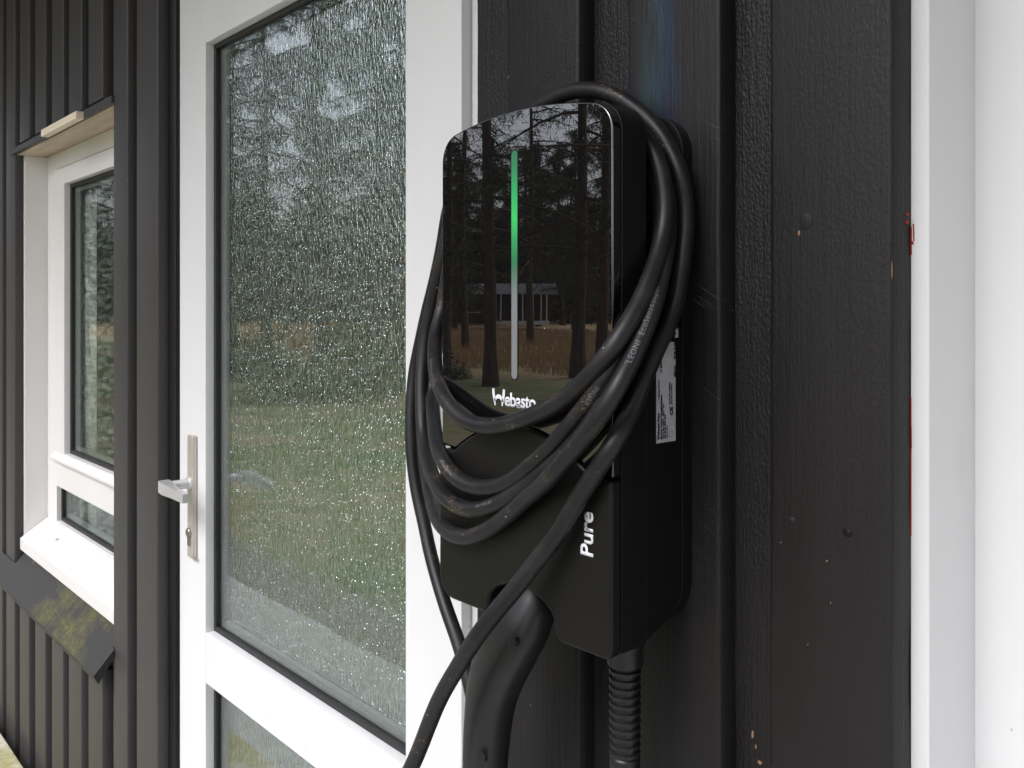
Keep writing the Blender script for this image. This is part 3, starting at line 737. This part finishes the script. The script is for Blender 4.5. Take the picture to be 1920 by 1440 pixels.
# the initial: two leaning posts bridged by an arch
wx = T(924.5) * FP; wh = .0152; wz = LZ - .0006
def stroke(pts, w):
    n = len(pts); Lf, Rt = [], []
    for i, (x, z) in enumerate(pts):
        a = pts[max(i-1, 0)]; b = pts[min(i+1, n-1)]; dx, dz = b[0] - a[0], b[1] - a[1]; l = math.hypot(dx, dz)
        ww = w[i] if isinstance(w, list) else w
        Lf.append((x - dz / l * ww, z + dx / l * ww)); Rt.append((x + dz / l * ww, z - dx / l * ww))
    for y in (-.0003, -.0007):
        A = [bm.verts.new(W(wx - x, FP + y, wz + z)) for x, z in Lf]; B = [bm.verts.new(W(wx - x, FP + y, wz + z)) for x, z in Rt]
        for i in range(n - 1): bm.faces.new((A[i], A[i+1], B[i+1], B[i]))
stroke([(.0010, wh), (.0015, wh * .72), (.0024, wh * .42), (.0038, 0)], [.0014, .0016, .0016, .0007])
stroke([(.0162, wh), (.0157, wh * .72), (.0148, wh * .42), (.0134, 0)], [.0014, .0016, .0016, .0007])
stroke([(.0024 + .0124 * i / 10, wh * .26 + wh * .30 * math.sin(math.pi * i / 10)) for i in range(11)], [.0010 + .0008 * math.sin(math.pi * i / 10) for i in range(11)])
finish('logo_lettering', bm, MAT['logo'], charger, smooth=False)
# model word on the lower cover, reading upwards
me = text_mesh('Pure', .0196, .00045, 1.0); bm = bmesh.new(); bm.from_mesh(me)
FC = FP - .003
px0 = T(1112) * FC; pz0 = XZ(1112, 1047, FC)[1]
for v in bm.verts: v.co = W(px0 + v.co.y, FC - .0003, pz0 + v.co.x)
thicken(bm, Vector((0, -.0003, 0)))
finish('cover_lettering', bm, MAT['logo'], charger, smooth=False)
# type label on the right flank
SXP = CX - HW - .0006                       # flank of the lower body
d_a, d_b = SXP / T(1230.5), SXP / T(1266)
zl0 = XZ(1232, 831.7, d_a)[1]; zl1 = XZ(1266, 641, d_b)[1]
bm = bmesh.new(); q = [(d_a, zl0), (d_b, zl0), (d_b, zl1), (d_a, zl1)]
vs = [bm.verts.new(W(SXP - .0004, d, z)) for d, z in q]; vb = [bm.verts.new(W(SXP + .0003, d, z)) for d, z in q]
bm.faces.new(vs)
for k in range(4): bm.faces.new((vs[k], vs[(k+1) % 4], vb[(k+1) % 4], vb[k]))
lab = finish('type_label', bm, MAT['label'], charger, smooth=False)
bm = bmesh.new(); lw = d_b - d_a; lh = zl1 - zl0
def ink_text(s, size, row, start, off=0):
    me = text_mesh(s, size * 1.04, off + .00017); b2 = bmesh.new(); b2.from_mesh(me)
    for v in b2.verts: v.co = W(SXP - .0008, d_a + row + -v.co.y, zl0 + start + v.co.x)
    me2 = bpy.data.meshes.new('x'); b2.to_mesh(me2); b2.free(); bm.from_mesh(me2)
for s, size, row, start, off in (('Webasto Pure', .0036, .0032, .003, .00008), ('/ Charge Pure II', .0024, .0032, .036, 0), ('Electric Vehicle Charging Station', .0027, .0066, .003, .00005), ('11 kW', .0033, .0066, .058, .0001),
                                ('Type 2 IEC 61851-1  400 V  16 A', .0021, .0092, .003, 0), ('3 Ph 50 Hz  IP54  IK08', .0021, .0114, .003, 0), ('Made in Germany', .0031, .0242, .069, .0001), ('2021-12', .0027, .0242, .054, .00008),
                                ('Serial No. 1095070', .0022, .0172, .032, 0), ('Part No. 5110512', .0022, .0198, .032, 0), ('-25 to +40 C', .0020, .0138, .003, 0), ('CE', .0050, .0205, .022, .0002)):
    ink_text(s, size, row, start, off)
def ink_box(r0, r1, s0, s1, w=.0003):
    for a in ((r0, r0 + w, s0, s1), (r1 - w, r1, s0, s1), (r0, r1, s0, s0 + w), (r0, r1, s1 - w, s1)):
        bm.faces.new([bm.verts.new(W(SXP - .0008, d_a + r, zl0 + s)) for r, s in ((a[0], a[2]), (a[1], a[2]), (a[1], a[3]), (a[0], a[3]))])
ink_box(.0160, .0215, .0285, .0345 - .003, .0003); ink_box(.0160, .0205, .004, .009, .0003)
finish('label_print', bm, MAT['ink'], lab, smooth=False)
bm = bmesh.new(); q = [(SXP / T(1264), XZ(1264, 633, SXP / T(1264))[1]), (SXP / T(1271), XZ(1271, 633, SXP / T(1271))[1]), (SXP / T(1271), XZ(1271, 616, SXP / T(1271))[1])]
q = [(d, z) for d, z in q] + [(q[0][0], q[2][1])]
vs = [bm.verts.new(W(SXP - .0004, d, z)) for d, z in q]; bm.faces.new(vs); vb = [bm.verts.new(W(SXP + .0003, d, z)) for d, z in q]
for k in range(4): bm.faces.new((vs[k], vs[(k+1) % 4], vb[(k+1) % 4], vb[k]))
finish('small_label', bm, MAT['label'], charger, smooth=False)

# ================================================================== CABLE
cable = empty('charging_cable', (0, 0, 0))
tag(cable, 'thick black charging cable coiled in loops around the charger box', 'cable')
P = []
def d_(*a):
    for px, v, d in a: P.append(PD(px, v, d))
def x_(*a):
    for px, v, X in a: P.append(PX(px, v, X))
hose_top = PD(1172, 1205, .590); HX = -hose_top.x
P += [W(HX, .590, -.34), W(HX, .588, -.45), W(HX, .585, -.60), W(HX + .01, .575, -.78), W(HX + .07, .55, -.95), W(HX + .17, .53, -1.0), W(HX + .27, .515, -.93), W(HX + .30, .505, -.75)]
d_((700, 1590, .502), (740, 1500, .50), (777, 1427, .50), (823, 1313, .495), (857, 1253, .492), (890, 1200, .49), (927, 1150, .495), (967, 1103, .503), (1007, 1050, .510), (1047, 1000, .515), (1081, 940, .518), (1115, 888, .519), (1148, 835, .519))
x_((1183, 773, .479), (1203, 720, .479), (1235, 645, .479), (1254, 607, .479), (1267, 565, .479), (1275, 515, .479), (1282, 468, .480), (1286, 421, .481), (1284, 374, .483))
d_((1276, 327, .612), (1259, 287, .612), (1240, 252, .610), (1209, 218, .608), (1177, 193, .605), (1146, 176, .602), (1109, 168, .600), (1071, 171, .600), (1040, 184, .600), (1000, 206, .600), (930, 262, .602), (868, 345, .606), (838, 440, .612),
   (822, 520, .622), (808, 585, .624), (798, 630, .622), (794, 668, .618), (792, 710, .613), (793, 761, .608), (795, 813, .602), (799, 870, .597), (805, 917, .585), (810, 938, .568), (816, 961, .545), (829, 986, .526), (850, 1003, .519), (875, 1008, .5185), (906, 998, .5185), (947, 971, .5185),
   (980, 940, .516), (1027, 900, .510), (1057, 864, .507), (1088, 828, .505), (1115, 794, .505), (1140, 757, .507))
x_((1162, 718, .464), (1184, 677, .464), (1203, 635, .464), (1221, 585, .466), (1234, 540, .470), (1246, 480, .476))
d_((1254, 420, .602), (1252, 360, .606), (1240, 310, .608), (1215, 262, .607), (1175, 238, .606), (1120, 234, .605), (1030, 238, .605), (940, 272, .604), (870, 350, .603), (842, 430, .602),
   (830, 488, .600), (819, 533, .600), (810, 575, .600), (800, 620, .598), (794, 668, .594), (791, 710, .589), (791, 761, .583), (794, 813, .575), (800, 855, .560), (810, 890, .541), (823, 917, .527), (843, 940, .5195), (866, 953, .5185), (893, 957, .5185), (927, 947, .5185), (965, 926, .5185), (996, 903, .520), (1042, 862, .522), (1075, 829, .5225), (1108, 790, .5225), (1140, 745, .5225))
x_((1163, 708, .481), (1188, 662, .481), (1208, 615, .482), (1224, 560, .486), (1236, 490, .492))
d_((1238, 420, .600), (1232, 360, .600), (1215, 300, .600), (1180, 262, .600), (1110, 250, .598), (1020, 255, .598), (940, 290, .598), (875, 370, .598), (848, 470, .60),
   (832, 570, .606), (821, 625, .606), (815, 680, .603), (811, 735, .597), (812, 770, .575), (816, 813, .548), (823, 846, .528), (837, 875, .5195), (860, 900, .5185), (885, 912, .5185), (917, 915, .5185), (955, 904, .5185), (996, 872, .5185), (1037, 835, .5185), (1067, 801, .5185), (1093, 768, .5185), (1120, 731, .519), (1145, 692, .521))
x_((1167, 657, .480), (1188, 620, .480), (1206, 575, .482), (1224, 520, .486), (1236, 460, .490))
d_((1240, 400, .596), (1230, 340, .596), (1205, 290, .596), (1150, 262, .594), (1080, 258, .592), (990, 262, .592), (915, 300, .592), (865, 390, .594), (842, 500, .594),
   (829, 582, .590), (820, 612, .580), (815.5, 640, .570), (815, 668, .556), (817, 700, .540), (825, 727, .526), (839, 755, .519), (864, 783, .516), (893, 797, .515), (927, 800, .515), (960, 793, .514), (999, 779, .514), (1052, 752, .514), (1102, 709, .514), (1140, 664, .515))
x_((1162, 632, .472), (1180, 603, .470), (1199, 570, .470), (1214, 535, .471), (1229, 496, .474), (1241, 452, .478))
d_((1248, 406, .588), (1246, 359, .590), (1237, 312, .590), (1224, 281, .589), (1206, 257, .588), (1187, 240, .587), (1150, 230, .585), (1080, 226, .585), (1000, 232, .586), (930, 256, .59), (872, 310, .60), (842, 390, .608), (829, 465, .612),
   (815, 530, .617), (801, 585, .620), (788, 645, .622), (777, 700, .620), (772, 761, .615), (771, 813, .611), (775, 875, .609), (783, 927, .608), (795, 980, .606), (807, 1038, .602), (822, 1093, .598), (840, 1150, .593), (857, 1197, .589), (870, 1240, .586), (887, 1310, .584), (900, 1400, .582), (912, 1500, .580), (922, 1590, .577))
hb = PD(905, 1560, .548)                 # foot of the plug handle
P += [hb + Vector((.035, .020, -.07)), hb + Vector((.022, .006, -.105)), hb + Vector((.004, 0, -.085)), hb + Vector((0, 0, -.04)), hb + Vector((0, 0, .01))]
path = catmull(P, .004)
path = resample(path, .0045)
path = smooth_path(path, 8)
CR = .0076
bm = bmesh.new(); tube(bm, path, CR, 20)
cabo = finish('cable', bm, MAT['cable'], cable, angle=80)
# printed lettering following the cable jacket
def nearest(pt): return min(range(len(path)), key=lambda i: (path[i] - pt).length)
def wrap_text(s, size, target, face_dir, direction=1, shift=0.0):
    me = text_mesh(s, size, .00008, 1.15); bmt = bmesh.new(); bmt.from_mesh(me); bmesh.ops.triangulate(bmt, faces=bmt.faces)
    for _ in range(3): bmesh.ops.subdivide_edges(bmt, edges=[e for e in bmt.edges if e.calc_length() > .0014], cuts=1); bmesh.ops.triangulate(bmt, faces=bmt.faces)
    i0 = nearest(target); step = .0045
    for v in bmt.verts:
        u = v.co.x / step * direction; i = i0 + int(math.floor(u)); f = u - math.floor(u); i = max(1, min(len(path) - 3, i))
        p = path[i].lerp(path[i+1], f); t = (path[i+1] - path[i]).normalized()
        n = (face_dir - t * face_dir.dot(t)).normalized(); s_ = n.cross(t) * direction
        a = (v.co.y - size * .35) / CR + shift
        v.co = p + (n * math.cos(a) + s_ * math.sin(a)) * (CR + .00015)
    return bmt
tocam = lambda p: (cam.location - p).normalized()
for s, size, px, v, d, dr, sh in (('LEONI  EcoSenseSuper', .0066, 1180, 688, .523, 1, .22), ('LEONI', .0055, 1105, 745, .5185, 1, .1), ('EcoSenseSuper 5x2,5', .0048, 818, 715, .555, 1, -.45),
                                  ('Eco PUR 5G', .0042, 905, 955, .5195, 1, .55), ('EcoSense', .0048, 838, 880, .522, 1, -.1)):
    p = PD(px, v, d); finish('cable_lettering', wrap_text(s, size, p, tocam(p), dr, sh), MAT['cable_text'], cable, smooth=False)['kind'] = 'stuff'

# kink guard under the box: collar, corrugated rings, lower collar
bm = bmesh.new(); zt_ = hose_top.z
prof = [(.0165, .004), (.0165, -.002), (.0155, -.004), (.0155, -.0165), (.0150, -.0185), (.0140, -.0195)]
z = -.0195
for k in range(11):
    prof += [(.0112, z - .0002), (.0112, z - .0022), (.0137 - .00006*k, z - .0030), (.0140 - .00006*k, z - .0044), (.0137 - .00006*k, z - .0058), (.0112, z - .0064)]; z -= .00705
prof += [(.0128, z - .001), (.0131, z - .002), (.0131, z - .0125), (.0125, z - .014), (.0118, z - .0145), (.0108, z - .02), (.0105, z - .045), (.0085, z - .06)]
rings = []
for r, dz in prof: rings.append([bm.verts.new(hose_top + Vector((r * math.cos(2*math.pi*k/28), r * math.sin(2*math.pi*k/28), dz))) for k in range(28)])
for a, b in zip(rings, rings[1:]):
    for k in range(28): bm.faces.new((a[k], a[(k+1) % 28], b[(k+1) % 28], b[k]))
finish('kink_guard', bm, MAT['connector'], cable, angle=30)
# plug handle hanging in the holder
cpts = [PD(*a) for a in ((1000, 1098, .560), (993, 1128, .556), (978, 1165, .550), (957, 1207, .546), (935, 1255, .545), (921, 1305, .545), (914, 1360, .546), (910, 1420, .547), (908, 1490, .548), (905, 1560, .548), (904, 1585, .548))]
ws = [(.022, .018), (.0255, .020), (.0285, .021), (.0285, .021), (.0275, .0205), (.025, .020), (.0228, .0195), (.0218, .019), (.0205, .018), (.0165, .0155), (.011, .011)]
pp = catmull(cpts, .004); 
ts = []
acc = [0]
for a, b in zip(cpts, cpts[1:]): acc.append(acc[-1] + (b - a).length)
tot = [0]
for a, b in zip(pp, pp[1:]): tot.append(tot[-1] + (b - a).length)
sq = []
for s_ in tot:
    s_ = s_ / tot[-1] * acc[-1]
    k = max(0, min(len(acc) - 2, next((i for i in range(len(acc) - 1) if s_ <= acc[i+1]), len(acc) - 2)))
    f = (s_ - acc[k]) / (acc[k+1] - acc[k]); sq.append(tuple(ws[k][j] * (1 - f) + ws[k+1][j] * f for j in (0, 1)))
bm = bmesh.new(); tube(bm, pp, 0, 32, squash=sq)
plug = finish('plug_handle', bm, MAT['connector'], cable, angle=70)
def surf_disc(px, v, r, nm='screw_hole'):
    # set on the handle's face seen from the front
    best = min(pp, key=lambda p: abs(p.z - PD(px, v, .53).z))
    k = pp.index(best); dfront = best.y + D1 - sq[k][1]
    c = PD(px, v, dfront - .0004); bm = bmesh.new(); n = 20
    disc_m = MAT['dark']
    rings = [[bm.verts.new(c + Vector((rr * math.cos(2*math.pi*q/n), dy, rr * math.sin(2*math.pi*q/n)))) for q in range(n)] for rr, dy in ((r * 1.15, .003), (r * 1.10, -.0005), (r * .94, -.0006), (r * .88, .0001))]
    for a, b in zip(rings, rings[1:]):
        for q in range(n): bm.faces.new((a[q], a[(q+1) % n], b[(q+1) % n], b[q]))
    finish(nm, bm, MAT['connector'], plug, angle=50)
    bm = bmesh.new(); bm.faces.new([bm.verts.new(c + Vector((r * .9 * math.cos(2*math.pi*q/n), -.0001, r * .9 * math.sin(2*math.pi*q/n)))) for q in range(n)])
    finish('screw', bm, MAT['dark'], plug, smooth=False)  # flat dark disc stands in for the shade inside the hole
surf_disc(962, 1203, .0042); surf_disc(904, 1419, .0042)

# ================================================================== WHAT STANDS OPPOSITE THE WALL (seen in the glass and the glossy panel)
def leaf_mesh(bm, c, d, s, w):
    d = d.normalized(); n = d.cross(Vector((random.uniform(-1, 1), random.uniform(-1, 1), random.uniform(-1, 1)))).normalized()
    a = c - n * w; b = c + n * w
    bm.faces.new([bm.verts.new(v) for v in (a, b, c + d * s)])
def pine_meshes(seed, H, base, spread, dens, nl):
    rnd = random.Random(seed); random.seed(seed)
    tb, cb = bmesh.new(), bmesh.new()
    lean = rnd.uniform(-.04, .04)
    tp = [Vector((lean * z + .05 * math.sin(z * .8 + seed), .04 * math.sin(z * .6 + seed * 2), z)) for z in [H * i / 14 for i in range(15)]]
    tube(tb, tp, [.125 * (1 - .85 * i / 14) * (1.25 if i == 0 else 1) for i in range(15)], 9)
    nb = int(dens * H)
    for k in range(nb):
        z = base + (H - base) * (k / nb) ** .9
        i = min(13, int(z / H * 14)); o = tp[i].lerp(tp[i+1], z / H * 14 - i)
        a = rnd.uniform(0, 2 * math.pi); L = spread * (1 - .6 * (z - base) / (H - base)) * rnd.uniform(.55, 1.15)
        dirv = Vector((math.cos(a), math.sin(a), rnd.uniform(-.25, .15)))
        pts = [o]
        for j in range(1, 6):
            pts.append(pts[-1] + (dirv + Vector((rnd.uniform(-.25, .25), rnd.uniform(-.25, .25), -.10 * j + rnd.uniform(-.1, .25)))) * (L / 5))
        tube(tb, pts, [.03 * (1 - j / 5.5) + .004 for j in range(6)], 4)
        dead = z < base + .12 * (H - base)
        for j in range(1, 6):
            for q in range(3):
                tw = pts[j].lerp(pts[j-1], rnd.random()); td = Vector((rnd.uniform(-1, 1), rnd.uniform(-1, 1), rnd.uniform(-.9, .2))) * L * .28
                te = tw + td; tube(tb, [tw, tw.lerp(te, .5) + Vector((0, 0, .04)), te], [.010, .006, .003], 3, caps=False)
                if dead and rnd.random() < .7: continue
                for w in range(int(nl * 3.2)):
                    c = tw.lerp(te, rnd.uniform(.05, 1.1)) + Vector((rnd.gauss(0, .05), rnd.gauss(0, .05), rnd.gauss(-.05, .07)))
                    leaf_mesh(cb, c, Vector((rnd.uniform(-1, 1), rnd.uniform(-1, 1), rnd.uniform(-2.0, .2))), rnd.uniform(.08, .19), rnd.uniform(.006, .014))
    mt = bpy.data.meshes.new('trunk'); tb.to_mesh(mt); tb.free(); mt.materials.append(MAT['bark'])
    mc = bpy.data.meshes.new('crown'); cb.to_mesh(mc); cb.free(); mc.materials.append(MAT['needles'])
    return mt, mc
protos = [pine_meshes(3, 9, 1.6, 2.3, 5.5, 7), pine_meshes(5, 11, 2.4, 2.5, 3.6, 2.6), pine_meshes(8, 8, .7, 2.2, 7, 8), pine_meshes(12, 12, 2.8, 2.4, 3.0, 2.6)]
def pine(x, y, k, rz, s=1.0):
    t = empty('pine_tree', (x, y, 0)); t.rotation_euler.z = rz; t.scale = (s, s, s)
    tag(t, 'tall dark pine standing on the lawn opposite the house, mirrored in the glass', 'tree', 'pines opposite the house')
    new_obj('trunk', protos[k][0], t); new_obj('crown', protos[k][1], t)
rnd = random.Random(21)
spots = [(1.207, 9.5, 1, 1.0), (.985, 12.0, 3, 1.1), (.935, 13.5, 3, 1), (1.275, 17, 3, 1), (.86, 10.5, 3, 1), (1.325, 12.5, 1, .9), (1.10, 22, 3, 1.1), (.8, 20, 1, 1.1), (1.40, 20, 0, 1.1),
         (1.50, 9, 0, 1.0), (1.60, 14.5, 2, 1.5), (1.84, 9.5, 2, 1.1), (2.12, 8.2, 0, 1.0), (2.3, 12, 1, 1.0), (2.5, 9, 0, 1.1),
         (.6, 14, 1, 1), (.3, 17, 0, 1.1), (-.2, 16, 3, 1.1), (-.8, 18, 2, 1.1), (2.95, 8, 0, 1), (3.3, 6, 1, .9), (3.7, 6.5, 0, 1), (4.2, 6.5, 3, 1), (-.5, 10, 2, 1.1), (-.95, 11, 0, 1), (-1.3, 9, 2, 1.1), (-1.8, 8, 0, 1.1), (-2.4, 8, 2, 1.2), (-1.5, 14, 2, 1.4), (-3.2, 7, 0, 1.1), (0, 13, 2, 1.2), (.45, 20, 2, 1.4),
         (1.0, 38, 2, 1.5), (1.03, 46, 2, 1.7), (1.3, 30, 2, 1.3), (1.36, 38, 2, 1.6), (1.12, 48, 2, 1.8), (1.2, 50, 2, 1.9), (1.28, 47, 2, 1.7), (.93, 30, 2, 1.4), (.87, 36, 2, 1.6), (1.16, 44, 2, 1.5), (1.08, 42, 2, 1.6), (.8, 28, 2, 1.3)]
for t, yy, k, s in spots:
    pine(-t * (yy + .43) + (rnd.uniform(-.15, .15) if yy > 14 or t > 1.4 else 0), -yy, k, rnd.uniform(0, 6.28), s)
# distant wood: one dense mass
bm = bmesh.new()
random.seed(99)
for i in range(150):
    a = rnd.uniform(-.9, 1.42) if i < 80 else rnd.uniform(.6, 1.25); rr = rnd.uniform(70, 95); c = Vector((-math.sin(a) * rr, -math.cos(a) * rr, 0)); h = rnd.uniform(5, 11)
    tube(bm, [c, c + Vector((0, 0, h))], [.2, .04], 5)
    for q in range(420):
        z = rnd.uniform(.3, h); w = (1 - z / h) * 2.6 + .5
        leaf_mesh(bm, c + Vector((rnd.gauss(0, w * .6), rnd.gauss(0, w * .6), z)), Vector((rnd.uniform(-1, 1), rnd.uniform(-1, 1), rnd.uniform(-1, .4))), rnd.uniform(.5, 1.1), rnd.uniform(.10, .24))
tag(finish('distant_wood', bm, MAT['needles'], smooth=False), 'far dark wood behind the lawn seen only as a reflection', 'woodland', kind='stuff')
# undergrowth bushes between the pines and dry grass
def bush_mesh(seed):
    r = random.Random(seed); random.seed(seed); bm = bmesh.new()
    for k in range(22):
        a = r.uniform(0, 6.28); p = Vector((math.cos(a) * .5, math.sin(a) * .5, r.uniform(.4, 1.0))); tube(bm, [Vector((0, 0, 0)), p * .5, p], [.02, .012, .005], 4, caps=False)
    for k in range(3200):
        a = r.uniform(0, 6.28); e = r.uniform(0, 1); q = r.uniform(.5, 1)
        leaf_mesh(bm, Vector((math.cos(a) * .9 * q * math.sqrt(1 - e * e * .8), math.sin(a) * .9 * q * math.sqrt(1 - e * e * .8), e * q * 1.1)), Vector((r.uniform(-1, 1), r.uniform(-1, 1), r.uniform(-.6, 1))), .07, .016)
    me = bpy.data.meshes.new('bush'); bm.to_mesh(me); bm.free(); me.materials.append(MAT['bush']); return me
bms = [bush_mesh(1), bush_mesh(2)]
for i, (t, yy, s) in enumerate(((1.62, 7.5, .9), (1.85, 6.3, .8), (2.15, 5.6, .9), (1.5, 9.5, 1.0), (2.4, 6.8, 1.1), (1.72, 10.5, 1.3), (1.36, 10, .4))):
    o = new_obj('bush', bms[i % 2]); o.location = (-t * yy, -yy, 0); o.scale = (s, s, s * .8); o.rotation_euler.z = i * 1.7
    tag(o, 'low dark green bush under the pines across the lawn', 'bush', 'bushes under the pines')
bm = bmesh.new(); random.seed(5)
for k in range(42000):
    t = rnd.uniform(.6, 2.4); yy = rnd.uniform(12, 34); c = Vector((-t * yy, -yy, 0)); s = rnd.uniform(.15, .42)
    bm.faces.new([bm.verts.new(v) for v in (c + Vector((-.007, .003, 0)), c + Vector((.007, -.003, 0)), c + Vector((rnd.uniform(-.12, .12), rnd.uniform(-.12, .12), s)))])
tag(finish('dry_grass', bm, MAT['drygrass'], smooth=False), 'golden dry meadow grass beyond the lawn', 'grass', kind='stuff')
# neighbour's low house with a white fenced veranda
fh = empty('neighbour_house', (-41.0, -35, .25)); fh.rotation_euler.z = R(-49); fh.scale = (.78, .78, .82)
tag(fh, 'low dark house with white veranda posts across the dry meadow, mirrored in the charger front', 'house')
def fbox(nm, a, mat):
    bm = bmesh.new(); box(bm, *a); return finish(nm, bm, MAT[mat], fh, smooth=False)
fbox('wall', (-3.6, 3.4, -4, 0, .3, 2.3), 'far_wall')
bm = bmesh.new(); vs = [bm.verts.new(v) for v in ((-4.0, 2, 2.25), (3.8, 2, 2.25), (3.8, -2, 3.1), (-4.0, -2, 3.1), (-4.0, -6, 2.25), (3.8, -6, 2.25))]
bm.faces.new((vs[0], vs[1], vs[2], vs[3])); bm.faces.new((vs[3], vs[2], vs[5], vs[4])); bm.faces.new((vs[0], vs[3], vs[4])); bm.faces.new((vs[1], vs[5], vs[2])); bm.faces.new((vs[0], vs[4], vs[5], vs[1]))
finish('roof', bm, MAT['far_roof'], fh, smooth=False)
fbox('deck', (-1.6, 3.2, .05, 2, .1, .35), 'far_white')
for x in (-1.6, -1.3, -1.05, -.5, .5, 1.1, 1.5, 1.85, 2.5, 2.95): fbox('post', (x, x + .09, 1.8, 1.9, .36, 2.24), 'far_white')
for x in (-3.2, -.6, 1.4): fbox('window', (x, x + 1.1, .01, .06, 1.0, 2.0), 'far_glass')
for x in (-3.25,): fbox('window_frame', (x, x + 1.2, .065, .1, .92, 1.0), 'far_white')
